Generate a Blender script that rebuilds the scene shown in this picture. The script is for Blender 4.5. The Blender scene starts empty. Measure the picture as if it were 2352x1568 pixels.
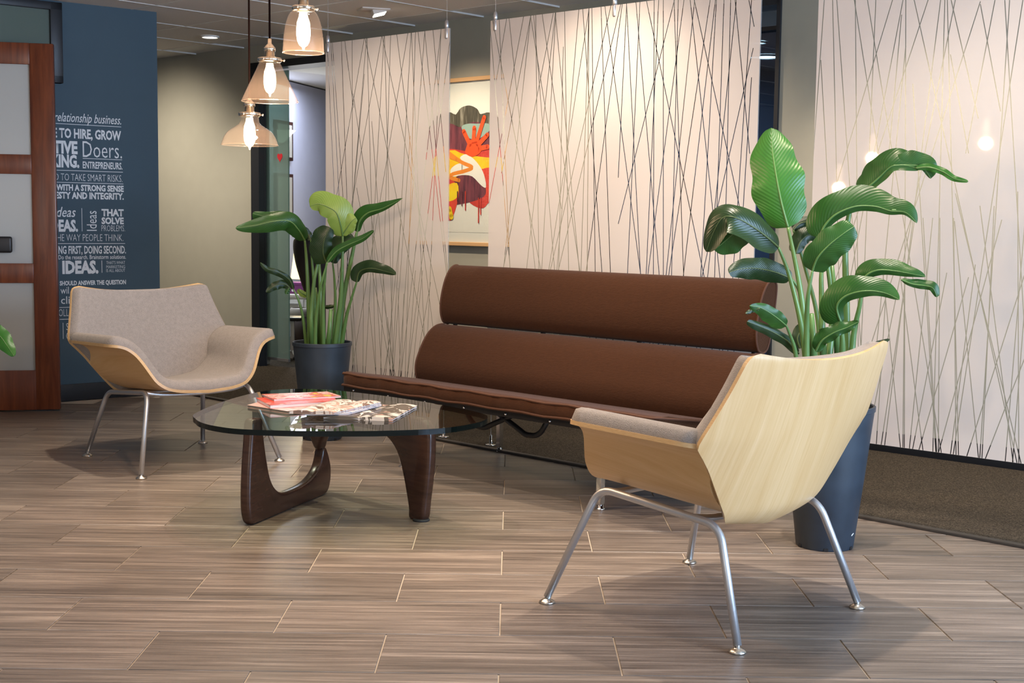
import bpy, bmesh, math, random
from math import sin, cos, pi, radians, sqrt, atan2
from mathutils import Vector, Matrix

random.seed(7)
S = bpy.context.scene
COL = S.collection

# ------------------------------------------------------------------ camera
FPX, PITCH, ROLL, YAW, CAMZ = 3038.2, .092, -.0124, .0012, 1.1139
def _cam_axes():
    cp, sp, cr, sr, cy, sy = cos(PITCH), sin(PITCH), cos(ROLL), sin(ROLL), cos(YAW), sin(YAW)
    fw = Vector((sy*cp, cy*cp, -sp)); rt = Vector((cy, -sy, 0)); dn = fw.cross(rt)
    return cr*rt + sr*dn, -sr*rt + cr*dn, fw
RT, DN, FW = _cam_axes()
cam_d = bpy.data.cameras.new('camera'); cam = bpy.data.objects.new('camera', cam_d); COL.objects.link(cam)
cam_d.sensor_width = 36; cam_d.lens = FPX/2352*36; cam_d.clip_start = .05
cam.matrix_world = Matrix(((RT.x, -DN.x, -FW.x, 0), (RT.y, -DN.y, -FW.y, 0), (RT.z, -DN.z, -FW.z, CAMZ), (0, 0, 0, 1)))
S.camera = cam
def at(x, y, Y):
    """measured photo point at depth Y -> world"""
    d = RT*((x-1176)/FPX) + DN*((y-784)/FPX) + FW
    return Vector((0, 0, CAMZ)) + d*(Y/d.y)

# ------------------------------------------------------------------ world, lights, exposure
W = bpy.data.worlds.new('world'); S.world = W; W.use_nodes = True
W.node_tree.nodes['Background'].inputs[0].default_value = (.62, .72, 1, 1)
W.node_tree.nodes['Background'].inputs[1].default_value = .10
S.view_settings.view_transform = 'Standard'; S.view_settings.look = 'None'
S.view_settings.gamma = 1; S.view_settings.use_curve_mapping = False
S.view_settings.exposure = 0.45
WARM = (1, .80, .60); WARMER = (1, .72, .48); NEUT = (1, .87, .73)
def spot(name, loc, target, power, angle, color=WARM, radius=.04, blend=.6):
    l = bpy.data.lights.new(name, 'SPOT'); o = bpy.data.objects.new(name, l); COL.objects.link(o)
    l.energy = power; l.spot_size = radians(angle); l.spot_blend = blend; l.color = color; l.shadow_soft_size = radius
    o.location = loc; o.rotation_euler = (Vector(target)-Vector(loc)).to_track_quat('-Z', 'Y').to_euler()
    return o
def area(name, loc, target, power, sx, sy, color):
    l = bpy.data.lights.new(name, 'AREA'); o = bpy.data.objects.new(name, l); COL.objects.link(o)
    l.energy = power; l.shape = 'RECTANGLE'; l.size = sx; l.size_y = sy; l.color = color
    o.location = loc; o.rotation_euler = (Vector(target)-Vector(loc)).to_track_quat('-Z', 'Y').to_euler()
    return o
CEIL = 2.35
DOWN = [  # ceiling downlights over the seating, those nearest the camera added as unseen fill: x, y, power
    (.80, 3.96, 120), (-.15, 3.55, 46), (-.66, 4.82, 78), (-1.64, 5.74, 88), (-1.9, 4.2, 62), (-.7, 2.6, 36), (2.0, 2.7, 12), (.30, 5.20, 50)]
for x, y, p in DOWN:
    spot('downlight_and_fill', (x, y, CEIL-.03), (x, y, 0), p, 82, NEUT, .028, 1.0)
# wall-washer downlights in front of the hanging screens
_wd, _wn = Vector((cos(radians(-42.5)), sin(radians(-42.5)), 0)), Vector((-sin(radians(-42.5)), cos(radians(-42.5)), 0))
for s_, d_, p_ in ((-.75, .70, 34), (.72, .58, 56), (2.55, .85, 44)):
    q = Vector((-.09, 6.40, 0))+_wd*s_-_wn*d_
    spot('wall_washer_lamp', (q.x, q.y, CEIL-.03), (q.x+_wn.x*.55, q.y+_wn.y*.55, .5), p_, 118, WARM, .035, .9)
# corridor lamps behind the screens; the right-hand ones are added to brighten the wall
spot('corridor_lamp_and_fill', (-.92, 7.58, 2.30), (-.30, 8.2, 1.15), 85, 85, WARM, .04, .9)
spot('corridor_lamp_and_fill', (1.55, 5.75, 2.30), (1.95, 6.2, .2), 100, 100, WARM, .04, .8)
spot('corridor_lamp_and_fill', (2.75, 4.75, 2.30), (3.1, 5.2, .2), 90, 100, WARM, .04, .8)
spot('corridor_lamp_and_fill', (.35, 6.9, 2.30), (.8, 7.2, .5), 60, 125, WARM, .04, .8)
spot('corridor_lamp_and_fill', (-2.10, 9.25, 2.30), (-2.2, 9.3, 0), 60, 120, NEUT, .06, 1.0)
spot('corridor_lamp_and_fill', (-3.3, 9.5, 2.30), (-2.75, 10.4, .9), 110, 110, NEUT, .06, 1.0)
# daylight from the glazed right-hand side of the building; the warm one behind the camera is an added fill
area('daylight_and_fill', (4.85, .6, 1.35), (.6, 3.6, .7), 430, 4.2, 1.7, (.50, .69, 1))
area('daylight_and_fill', (-2.5, -3.3, 1.4), (-1.4, 6.0, 1.2), 44, 4.0, 1.6, (1, .93, .84))

# ------------------------------------------------------------------ materials
def mat(name, color=(.5, .5, .5), rough=.5, metal=0, spec=None, **kw):
    m = bpy.data.materials.new(name); m.use_nodes = True
    b = m.node_tree.nodes['Principled BSDF']
    b.inputs['Base Color'].default_value = (*color, 1); b.inputs['Roughness'].default_value = rough; b.inputs['Metallic'].default_value = metal
    if spec is not None: b.inputs['Specular IOR Level'].default_value = spec
    for k, v in kw.items(): b.inputs[k].default_value = v
    return m
class G:
    """small node-graph helper"""
    def __init__(s, m): s.m = m; s.t = m.node_tree; s.n = s.t.nodes; s.l = s.t.links; s.b = s.n.get('Principled BSDF'); s.out = s.n['Material Output']
    def add(s, typ, **kw):
        x = s.n.new(typ)
        for k, v in kw.items(): setattr(x, k, v)
        return x
    def lk(s, a, b): s.l.new(a, b)
    def coord(s, kind='Object'): return s.add('ShaderNodeTexCoord').outputs[kind]
    def mapping(s, vec, scale=(1, 1, 1), rot=(0, 0, 0), loc=(0, 0, 0)):
        x = s.add('ShaderNodeMapping'); s.lk(vec, x.inputs[0]); x.inputs['Scale'].default_value = scale; x.inputs['Rotation'].default_value = rot; x.inputs['Location'].default_value = loc
        return x.outputs[0]
    def noise(s, vec, scale=5, detail=4, rough=.5, dist=0):
        x = s.add('ShaderNodeTexNoise'); s.lk(vec, x.inputs['Vector']); x.inputs['Scale'].default_value = scale; x.inputs['Detail'].default_value = detail; x.inputs['Roughness'].default_value = rough; x.inputs['Distortion'].default_value = dist
        return x.outputs['Fac']
    def ramp(s, fac, stops):
        x = s.add('ShaderNodeValToRGB'); s.lk(fac, x.inputs[0]); e = x.color_ramp.elements
        while len(e) < len(stops): e.new(.5)
        for el, (p, c) in zip(e, stops): el.position = p; el.color = (*c, 1) if len(c) == 3 else c
        return x.outputs[0]
    def math(s, op, a, b=None, c=None):
        x = s.add('ShaderNodeMath', operation=op)
        for i, v in enumerate((a, b, c)):
            if v is None: continue
            if isinstance(v, (int, float)): x.inputs[i].default_value = v
            else: s.lk(v, x.inputs[i])
        return x.outputs[0]
    def mix(s, fac, a, b, blend='MIX'):
        x = s.add('ShaderNodeMix', data_type='RGBA', blend_type=blend)
        for i, v in ((0, fac), (6, a), (7, b)):
            if isinstance(v, (int, float)): x.inputs[i].default_value = v
            elif isinstance(v, tuple): x.inputs[i].default_value = (*v, 1)
            else: s.lk(v, x.inputs[i])
        return x.outputs[2]
    def bump(s, h, strength=.2, dist=.01):
        x = s.add('ShaderNodeBump'); s.lk(h, x.inputs['Height']); x.inputs['Strength'].default_value = strength; x.inputs['Distance'].default_value = dist
        s.lk(x.outputs[0], s.b.inputs['Normal']); return x.outputs[0]
    def color(s, c): s.lk(c, s.b.inputs['Base Color'])
    def mixsh(s, fac, a, b):
        x = s.add('ShaderNodeMixShader')
        if isinstance(fac, (int, float)): x.inputs[0].default_value = fac
        else: s.lk(fac, x.inputs[0])
        s.lk(a, x.inputs[1]); s.lk(b, x.inputs[2]); return x.outputs[0]

def m_paint(name, c, bump=.06):
    m = mat(name, c, .7, spec=.25); g = G(m); v = g.coord()
    n = g.noise(v, 9, 3); g.color(g.mix(n, tuple(x*.95 for x in c), tuple(min(1, x*1.04) for x in c)))
    g.bump(g.noise(v, 260, 2), bump, .002); return m
M = {}
M['wall_grey'] = m_paint('wall_grey_olive', (.36, .35, .285))
M['wall_blue'] = m_paint('wall_slate_blue', (.060, .100, .132))
M['wall_cream'] = m_paint('wall_cream', (.42, .40, .36))
M['lavender'] = m_paint('office_wall_lavender', (.55, .57, .72))
M['white'] = m_paint('white_paint', (.82, .82, .80))
M['base'] = mat('black_vinyl_base', (.012, .014, .018), .45)
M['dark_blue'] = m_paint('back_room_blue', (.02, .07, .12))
M['ceil'] = mat('acoustic_tile', (.6, .56, .53), .95, spec=.1); g = G(M['ceil']); v = g.coord(); g.bump(g.noise(v, 180, 4, .7), .35, .004)
g.color(g.mix(g.noise(v, 300, 2), (.66, .62, .585), (.80, .755, .715)))
M['tbar'] = mat('ceiling_grid', (.62, .61, .59), .5)

def m_floor():
    m = mat('porcelain_tile', (.3, .24, .19), .34, spec=.45); g = G(m)
    oi = g.add('ShaderNodeObjectInfo'); v = g.coord()
    off = g.add('ShaderNodeVectorMath', operation='SCALE'); off.inputs[0].default_value = (37, 53, 11); g.lk(oi.outputs['Random'], off.inputs['Scale'])
    ad = g.add('ShaderNodeVectorMath', operation='ADD'); g.lk(v, ad.inputs[0]); g.lk(off.outputs[0], ad.inputs[1]); p = ad.outputs[0]
    fine = g.noise(g.mapping(p, (3.2, 210, 1)), 1, 6, .75)
    mid = g.noise(g.mapping(p, (1.1, 46, 1)), 1, 4, .6, .3)
    big = g.noise(g.mapping(p, (2.0, 6, 1)), 1, 3, .5)
    f = g.math('ADD', g.math('MULTIPLY', fine, .5), g.math('ADD', g.math('MULTIPLY', mid, .35), g.math('MULTIPLY', big, .15)))
    c = g.ramp(f, [(.34, (.045, .035, .028)), (.44, (.124, .097, .077)), (.53, (.215, .170, .136)), (.63, (.43, .35, .28))])
    tint = g.mix(g.math('MULTIPLY', oi.outputs['Random'], 1.0), (.80, .80, .80), (1.06, 1.06, 1.06))
    g.color(g.mix(1.0, c, tint, 'MULTIPLY'))
    g.bump(fine, .12, .002)
    r = g.math('ADD', g.math('MULTIPLY', fine, .22), .24); g.lk(r, g.b.inputs['Roughness']); return m
M['floor'] = m_floor()
M['grout'] = mat('grout', (.50, .43, .35), .85)
M['carpet'] = mat('carpet', (.09, .075, .055), 1, spec=.05); g = G(M['carpet']); v = g.coord()
n = g.noise(v, 170, 4, .85); g.color(g.ramp(n, [(.30, (.014, .011, .008)), (.5, (.070, .057, .042)), (.68, (.20, .165, .12))])); g.bump(n, 1.0, .008)
M['carpet_trim'] = mat('carpet_edge_strip', (.035, .028, .022), .6)

def m_ply():
    m = mat('birch_ply', (.7, .5, .26), .38, spec=.4); g = G(m); v = g.coord('UV')
    w = g.noise(g.mapping(v, (26, 1.3, 1)), 1, 4, .6, .6); f = g.noise(g.mapping(v, (170, 4, 1)), 1, 3, .6)
    s = g.math('ADD', g.math('MULTIPLY', w, .6), g.math('MULTIPLY', f, .4))
    g.color(g.ramp(s, [(.3, (.54, .315, .125)), (.48, (.61, .385, .175)), (.68, (.68, .455, .235))])); g.bump(f, .05, .001); return m
M['ply'] = m_ply()
M['ply_edge'] = mat('ply_edge', (.62, .40, .18), .4); g = G(M['ply_edge']); v = g.coord(); g.color(g.mix(g.noise(g.mapping(v, (60, 60, 900)), 1, 2), (.42, .24, .09), (.72, .50, .26)))
def m_fabric(name, c, scale, bump=.5, rib=False):
    m = mat(name, c, .95, spec=.15); g = G(m); v = g.coord()
    m.node_tree.nodes['Principled BSDF'].inputs['Sheen Weight'].default_value = .08
    if rib:
        h = g.math('ADD', g.math('MULTIPLY', g.noise(g.mapping(v, (38, 150, 150)), 1, 4, .7), .75), g.math('MULTIPLY', g.noise(v, 230, 3, .7), .35))
    else:
        vo = g.add('ShaderNodeTexVoronoi'); g.lk(v, vo.inputs['Vector']); vo.inputs['Scale'].default_value = scale
        h = g.math('SUBTRACT', 1, vo.outputs['Distance'])
    g.bump(h, bump, .003)
    big = g.noise(v, 60, 3)
    g.color(g.mix(g.math('MULTIPLY', g.math('ADD', h, big), .5), tuple(x*.62 for x in c), tuple(min(1, x*1.25) for x in c))); return m
M['grey_fab'] = m_fabric('grey_weave', (.27, .240, .218), 340, .35)
M['brown_fab'] = m_fabric('brown_rib_weave', (.056, .0205, .0072), 52, .8, True)
M['brown_welt'] = mat('brown_welt', (.075, .027, .011), .8)
M['steel'] = mat('satin_steel', (.58, .59, .61), .42, .9)
M['chrome'] = mat('chrome', (.78, .78, .78), .08, 1)
M['glide'] = mat('nickel_glide', (.62, .58, .52), .28, 1)
M['black'] = mat('black_metal', (.010, .010, .011), .42)
M['rubber'] = mat('rubber', (.02, .02, .02), .7)

def m_walnut():
    m = mat('walnut', (.05, .02, .012), .26, spec=.5); g = G(m); v = g.coord()
    w = g.noise(g.mapping(v, (8, 8, 60), (0, .6, .3)), 1, 4, .6, .4)
    g.color(g.ramp(w, [(.3, (.034, .014, .009)), (.5, (.050, .021, .013)), (.7, (.066, .028, .018))])); return m
M['walnut'] = m_walnut()
M['cherry'] = mat('cherry', (.2, .05, .02), .3, spec=.5); g = G(M['cherry']); v = g.coord()
w = g.noise(g.mapping(v, (30, 30, 2.5)), 1, 5, .6, .5); g.color(g.ramp(w, [(.3, (.085, .018, .007)), (.5, (.145, .034, .011)), (.72, (.22, .056, .018))]))

def m_glass(name, tint, gloss=1.0, rough=0.0, extra=None):
    m = bpy.data.materials.new(name); m.use_nodes = True; g = G(m)
    tr = g.add('ShaderNodeBsdfTransparent'); tr.inputs[0].default_value = (*tint, 1)
    gl = g.add('ShaderNodeBsdfAnisotropic'); gl.inputs['Roughness'].default_value = rough; gl.inputs[0].default_value = (1, 1, 1, 1)
    fr = g.add('ShaderNodeFresnel'); fr.inputs[0].default_value = 1.5
    base = tr.outputs[0]
    if extra:
        col, fac = extra; d1 = g.add('ShaderNodeBsdfDiffuse'); d1.inputs[0].default_value = (*col, 1); t1 = g.add('ShaderNodeBsdfTranslucent'); t1.inputs[0].default_value = (*col, 1)
        base = g.mixsh(fac, base, g.mixsh(.5, d1.outputs[0], t1.outputs[0]))
    bf = g.add('ShaderNodeNewGeometry').outputs['Backfacing']; fc = g.math('MULTIPLY', g.math('MULTIPLY', fr.outputs[0], gloss), g.math('SUBTRACT', 1, bf))
    g.lk(g.mixsh(fc, base, gl.outputs[0]), g.out.inputs[0]); return m
M['table_glass'] = m_glass('table_glass', (.80, .86, .80), 1.0)
M['glass_edge'] = mat('glass_edge_dark', (.003, .007, .007), .10, spec=.3)
M['shade_glass'] = m_glass('lamp_glass', (.97, .95, .92), 1.0, .0, ((1, .84, .76), .010))  # pinkish scatter stands in for the glare haze around the bulb
M['pane'] = m_glass('clear_pane', (.95, .97, .96), 1.0)
M['frosted_green'] = m_glass('frosted_green_glass', (.45, .58, .50), .6, .1, ((.33, .42, .38), .62))
M['frosted_door'] = m_glass('frosted_door_glass', (.5, .5, .5), .6, .15, ((.80, .80, .76), .93))  # pale albedo stands in for light from a room behind the door
M['dark_pane'] = m_glass('dark_pane', (.35, .45, .55), 1.0)

def emit(name, c, s):
    m = bpy.data.materials.new(name); m.use_nodes = True; g = G(m); e = g.add('ShaderNodeEmission'); e.inputs[0].default_value = (*c, 1); e.inputs[1].default_value = s
    g.lk(e.outputs[0], g.out.inputs[0]); return m
M['bulb'] = emit('bulb_glow', (1, .70, .46), 7)
M['filament'] = emit('filament', (1, .78, .52), 60)
M['lens'] = emit('downlight_lens', (1, .97, .86), 9)
M['lamp_yellow'] = emit('yellow_lamp_glow', (1, .85, .42), 1.6)
M['sconce'] = emit('sconce_glow', (1, .98, .92), 1.4)
M['brass'] = mat('polished_nickel', (.80, .68, .55), .12, 1)
M['cord'] = mat('cloth_cord', (.005, .003, .003), 1, spec=0)
M['pot'] = mat('dark_blue_pot', (.022, .032, .045), .42, spec=.5); g = G(M['pot']); v = g.coord(); n = g.noise(v, 9, 5, .6)
g.color(g.mix(n, (.012, .018, .026), (.036, .054, .075))); g.lk(g.math('ADD', g.math('MULTIPLY', n, .3), .3), g.b.inputs['Roughness'])
M['soil'] = mat('soil', (.03, .018, .010), 1); g = G(M['soil']); v = g.coord(); n = g.noise(v, 70, 4, .7); g.bump(n, 1, .02); g.color(g.ramp(n, [(.35, (.010, .006, .004)), (.65, (.07, .038, .02))]))
def m_leaf(name, a, b, rib):
    m = mat(name, a, .33, spec=.5); g = G(m); v = g.coord('UV')
    sx = g.add('ShaderNodeSeparateXYZ'); g.lk(v, sx.inputs[0])
    av = g.math('ABSOLUTE', sx.outputs[1])
    st = g.math('SINE', g.math('MULTIPLY', g.math('SUBTRACT', sx.outputs[0], g.math('MULTIPLY', av, .25)), 150))
    no = g.noise(g.mapping(g.coord(), (1, 1, 1)), 14, 3)
    c = g.mix(g.math('ADD', g.math('MULTIPLY', st, .12), no), a, b)
    mid = g.math('LESS_THAN', av, .035); g.color(g.mix(mid, c, rib)); g.bump(st, .12, .002)
    m.node_tree.nodes['Principled BSDF'].inputs['Subsurface Weight'].default_value = 0
    tl = g.add('ShaderNodeBsdfTranslucent'); g.lk(c, tl.inputs[0]); g.lk(g.mixsh(.22, g.b.outputs[0], tl.outputs[0]), g.out.inputs[0]); return m
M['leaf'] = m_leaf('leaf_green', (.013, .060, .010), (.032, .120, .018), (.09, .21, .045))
M['leaf_lit'] = m_leaf('leaf_lit', (.024, .120, .016), (.050, .200, .026), (.12, .30, .06))  # leaf in the light, its brightness put into the colour
M['leaf_shaded'] = m_leaf('leaf_shaded', (.008, .026, .007), (.017, .046, .011), (.08, .12, .04))  # leaf turned from the light, its shade put into the colour
M['leaf_yellow_lit'] = m_leaf('leaf_yellowgreen_lit', (.17, .30, .05), (.33, .46, .10), (.50, .55, .20))  # yellow-green leaf, the light on it put into the colour too
M['stem'] = mat('stem', (.075, .17, .05), .35); g = G(M['stem']); v = g.coord(); g.color(g.mix(g.noise(g.mapping(v, (14, 14, 3)), 1, 3), (.05, .13, .035), (.14, .25, .07)))

LIGHTBAR = None
# ------------------------------------------------------------------ geometry helpers
def obj(name, verts, faces, m, parent=None, smooth=False, uv=None, mats=None, fm=None, auto=None):
    me = bpy.data.meshes.new(name); me.from_pydata([tuple(v) for v in verts], [], faces); me.update()
    for mm in (mats or [m]): me.materials.append(mm)
    if fm:
        for p, i in zip(me.polygons, fm): p.material_index = i
    if uv:
        L = me.uv_layers.new(name='UV')
        for lp in me.loops: L.data[lp.index].uv = uv[lp.vertex_index]
    if smooth: me.shade_smooth()
    if auto is not None:
        me.shade_smooth(); me.set_sharp_from_angle(angle=radians(auto))
    o = bpy.data.objects.new(name, me); COL.objects.link(o)
    if parent: o.parent = parent
    return o
def tag(o, label=None, cat=None, group=None, kind=None):
    for k, v in (('label', label), ('category', cat), ('group', group), ('kind', kind)):
        if v: o[k] = v
    return o
def thing(name, label, cat, loc=(0, 0, 0), rz=0, group=None):
    o = bpy.data.objects.new(name, None); COL.objects.link(o); o.location = loc; o.rotation_euler = (0, 0, rz); o.empty_display_size = .1
    return tag(o, label, cat, group)
class MB:
    def __init__(s): s.v = []; s.f = []; s.m = []; s.uv = []
    def add(s, v, f, mi=0, uv=None):
        k = len(s.v); s.v += [Vector(x) for x in v]; s.f += [tuple(i+k for i in q) for q in f]; s.m += [mi]*len(f); s.uv += (uv or [(0, 0)]*len(v)); return s
    def obj(s, name, m, parent=None, **kw):
        mats = m if isinstance(m, list) else [m]
        return obj(name, s.v, s.f, None, parent, uv=s.uv if any(u != (0, 0) for u in s.uv) else None, mats=mats, fm=s.m, **kw)
def frame_of(p, q, r=None):
    t = (Vector(q)-Vector(p)).normalized(); u = Vector((0, 0, 1)) if abs(t.z) < .95 else Vector((1, 0, 0))
    a = t.cross(u).normalized(); return t, a, a.cross(t).normalized()
def tube(pts, r, n=12, cap=True, scale=(1, 1)):
    pts = [Vector(p) for p in pts]; N = len(pts); rr = r if isinstance(r, (list, tuple)) else [r]*N
    V = []; F = []; T = []
    for i in range(N):
        a = pts[max(i-1, 0)]; b = pts[min(i+1, N-1)]; T.append((b-a).normalized())
    u = Vector((0, 0, 1)) if abs(T[0].z) < .9 else Vector((1, 0, 0))
    A = T[0].cross(u).normalized()
    for i in range(N):
        A = (A - T[i]*A.dot(T[i])).normalized(); B = T[i].cross(A)
        for k in range(n):
            w = 2*pi*k/n; V.append(pts[i] + A*(cos(w)*rr[i]*scale[0]) + B*(sin(w)*rr[i]*scale[1]))
    for i in range(N-1):
        for k in range(n):
            a = i*n+k; b = i*n+(k+1) % n; F.append((a, b, b+n, a+n))
    if cap: F.append(tuple(range(n-1, -1, -1))); F.append(tuple((N-1)*n+k for k in range(n)))
    return V, F
def smooth_path(pts, seg=6, closed=False):
    P = [Vector(p) for p in pts]; n = len(P); out = []
    R = range(n) if closed else range(n-1)
    for i in R:
        if closed: p0, p1, p2, p3 = P[i-1], P[i], P[(i+1) % n], P[(i+2) % n]
        else: p0, p1, p2, p3 = P[max(i-1, 0)], P[i], P[i+1], P[min(i+2, n-1)]
        for k in range(seg):
            t = k/seg; out.append(.5*((2*p1)+(p2-p0)*t+(2*p0-5*p1+4*p2-p3)*t*t+(3*p1-p0-3*p2+p3)*t**3))
    if not closed: out.append(P[-1])
    return out
def round_path(pts, rad, seg=6):
    """polyline with filleted corners"""
    P = [Vector(p) for p in pts]; out = [P[0]]
    for i in range(1, len(P)-1):
        a = (P[i-1]-P[i]); b = (P[i+1]-P[i]); r = min(rad, a.length*.45, b.length*.45)
        s = P[i]+a.normalized()*r; e = P[i]+b.normalized()*r
        for k in range(seg+1):
            t = k/seg; out.append((1-t)**2*s+2*t*(1-t)*P[i]+t*t*e)
    out.append(P[-1]); return out
def lathe(prof, n=32, c=(0, 0, 0)):
    c = Vector(c); V = []; F = []
    for r, z in prof:
        for k in range(n): V.append(c+Vector((r*cos(2*pi*k/n), r*sin(2*pi*k/n), z)))
    for i in range(len(prof)-1):
        for k in range(n):
            a = i*n+k; b = i*n+(k+1) % n; F.append((a, b, b+n, a+n))
    return V, F
def boxv(x0, y0, z0, x1, y1, z1):
    return ([(x0, y0, z0), (x1, y0, z0), (x1, y1, z0), (x0, y1, z0), (x0, y0, z1), (x1, y0, z1), (x1, y1, z1), (x0, y1, z1)],
            [(3, 2, 1, 0), (4, 5, 6, 7), (0, 1, 5, 4), (1, 2, 6, 5), (2, 3, 7, 6), (3, 0, 4, 7)])
def box(name, lo, hi, m, parent=None, bevel=0.0, seg=2):
    v, f = boxv(*lo, *hi); o = obj(name, v, f, m, parent)
    if bevel:
        bm = bmesh.new(); bm.from_mesh(o.data); bmesh.ops.bevel(bm, geom=list(bm.edges), offset=bevel, segments=seg, profile=.5, affect='EDGES')
        bm.to_mesh(o.data); bm.free(); o.data.shade_smooth(); o.data.set_sharp_from_angle(angle=radians(40))
    return o
def prism(poly, h0, h1, axis=2):
    """extrude a 2-D polygon between h0 and h1 along an axis (2: xy poly, 1: xz poly, 0: yz poly)"""
    def mk(p, h): return {2: (p[0], p[1], h), 1: (p[0], h, p[1]), 0: (h, p[0], p[1])}[axis]
    n = len(poly); V = [mk(p, h0) for p in poly]+[mk(p, h1) for p in poly]
    F = [tuple(range(n-1, -1, -1)), tuple(range(n, 2*n))]+[(i, (i+1) % n, n+(i+1) % n, n+i) for i in range(n)]
    return V, F
def fix_normals(o):
    bm = bmesh.new(); bm.from_mesh(o.data); bmesh.ops.recalc_face_normals(bm, faces=bm.faces); bm.to_mesh(o.data); bm.free(); return o
def bevel_obj(o, off, seg=2, ang=35, limit=30):
    bm = bmesh.new(); bm.from_mesh(o.data); bmesh.ops.recalc_face_normals(bm, faces=bm.faces)
    es = [e for e in bm.edges if len(e.link_faces) == 2 and e.calc_face_angle(0) > radians(limit)]
    bmesh.ops.bevel(bm, geom=es, offset=off, segments=seg, profile=.5, affect='EDGES', clamp_overlap=True)
    bm.to_mesh(o.data); bm.free(); o.data.shade_smooth(); o.data.set_sharp_from_angle(angle=radians(ang)); return o
# ------------------------------------------------------------------ room shell
WA = radians(-42.5); WD = Vector((cos(WA), sin(WA), 0)); WN = Vector((-sin(WA), cos(WA), 0)); W0 = Vector((1.772, 6.444, 0))
def wallspace(o): o.location = W0; o.rotation_euler = (0, 0, WA); return o
def struct(o): o['kind'] = 'structure'; return o
TS = .3048
floor = struct(box('floor', (-6, -3.6, -.08), (5, 15.5, -.004), M['grout']))
def tile_mesh():
    L, Wd, g = 2*TS, TS, .0021
    v, f = boxv(-L/2+g, -Wd/2+g, -.012, L/2-g, Wd/2-g, 0)
    o = obj('floor_tile', v, f, M['floor']); 
    bm = bmesh.new(); bm.from_mesh(o.data)
    bmesh.ops.bevel(bm, geom=[e for e in bm.edges if all(abs(x.co.z) < 1e-6 for x in e.verts)], offset=.0012, segments=1, affect='EDGES'); bm.to_mesh(o.data); bm.free(); return o
CL0 = Vector((-.344, 6.599, 0)); CLA = radians(-44.13); CLN = Vector((-sin(CLA), cos(CLA), 0))
proto = tile_mesh(); first = True; OX, OY = -.0632*TS, 10.3895*TS
for k in range(-3, 24):
    yc = (k+.5)*TS+OY
    for c in range(-9, 10):
        if (c % 2 == 0) != (k % 2 == 0): continue      # tile centres sit on alternate half-tile columns
        xc = c*TS+OX
        if abs(xc) > yc*.40+.55: continue
        if (Vector((xc, yc, 0))-CL0).dot(CLN) > .34: continue
        if yc > 8.9 or (xc < -2.4 and yc > 8.35+.8*(xc+2.18)): continue
        t = proto if first else proto.copy()
        if not first: COL.objects.link(t)
        first = False; t.parent = floor; t.location = (xc, yc, 0); t.rotation_euler = (0, 0, pi*random.randint(0, 1))
cp = struct(box('floor_carpet', (-9, 0, -.003), (9, 9, .008), M['carpet'])); cp.location = CL0; cp.rotation_euler = (0, 0, CLA)
tr = struct(box('trim_1', (-9, -.028, -.002), (9, .004, .0115), M['carpet_trim'], bevel=.003)); tr.location = CL0; tr.rotation_euler = (0, 0, CLA)

# ceiling: grid slab with lay-in tiles hung just below it
ceil = struct(box('ceiling', (-6, -3.6, CEIL), (5, 15.5, CEIL+.1), M['tbar']))
CT = .6096; g0 = Vector((.069, 7.628, 0)); gs = (g0-W0).dot(WD); gp = (g0-W0).dot(WN)
v, f = boxv(-CT/2+.006, -CT/2+.006, -.005, CT/2-.006, CT/2-.006, .006)
ct0 = obj('ceiling_tile', v, f, M['ceil']); first = True
for i in range(-14, 9):
    for j in range(-14, 3):
        p = W0+WD*(gs+(i+.5)*CT)+WN*(-.30+(j+.5)*CT)
        if p.y < 3.0 or p.y > 11.6 or abs(p.x) > p.y*.42+.5: continue
        if (p-W0).dot(WN) > 0: continue
        t = ct0 if first else ct0.copy()
        if not first: COL.objects.link(t)
        first = False; t.parent = ceil; t.location = (p.x, p.y, CEIL); t.rotation_euler = (0, 0, WA)

for i in range(-14, 9):      # lay-in grid runners a few millimetres proud of the tiles
    p = W0+WD*(gs+i*CT)
    if abs(p.x) > 4.2: continue
    b_ = box('grid_runner', (-.008, -7.5, -.009), (.008, -.001, .0), M['tbar'], ceil); b_.location = (p.x, p.y, CEIL); b_.rotation_euler = (0, 0, WA)
for j in range(-11, 1):
    p = W0+WN*(-.30+j*CT)
    b_ = box('cross_runner', (-7.0, -.007, -.0072), (3.0, .007, .0), M['tbar'], ceil); b_.location = (p.x, p.y, CEIL); b_.rotation_euler = (0, 0, WA)

# back wall with two openings
S1, S2, S3, S4 = -4.985, -3.95, -1.76, -.575
H1, H2 = 2.225, 2.25
mb = MB()
for lo, hi in [((-7.6, 0, 0), (S1, .14, CEIL)), ((S1, 0, H1), (S2, .14, CEIL)), ((S2, 0, 0), (S3, .14, CEIL)), ((S3, 0, H2), (S4, .14, CEIL)), ((S4, 0, 0), (2.9, .14, CEIL))]: mb.add(*boxv(*lo, *hi))
wallspace(struct(mb.obj('wall_back', M['wall_grey'])))
for i, (a, b) in enumerate([(-7.6, S1-.03), (S2+.03, S3-.04), (S4+.03, 2.9)]):
    o = wallspace(struct(box('baseboard_back', (a, -.012, 0), (b, .0, .105), M['base'], bevel=.003)))
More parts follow.
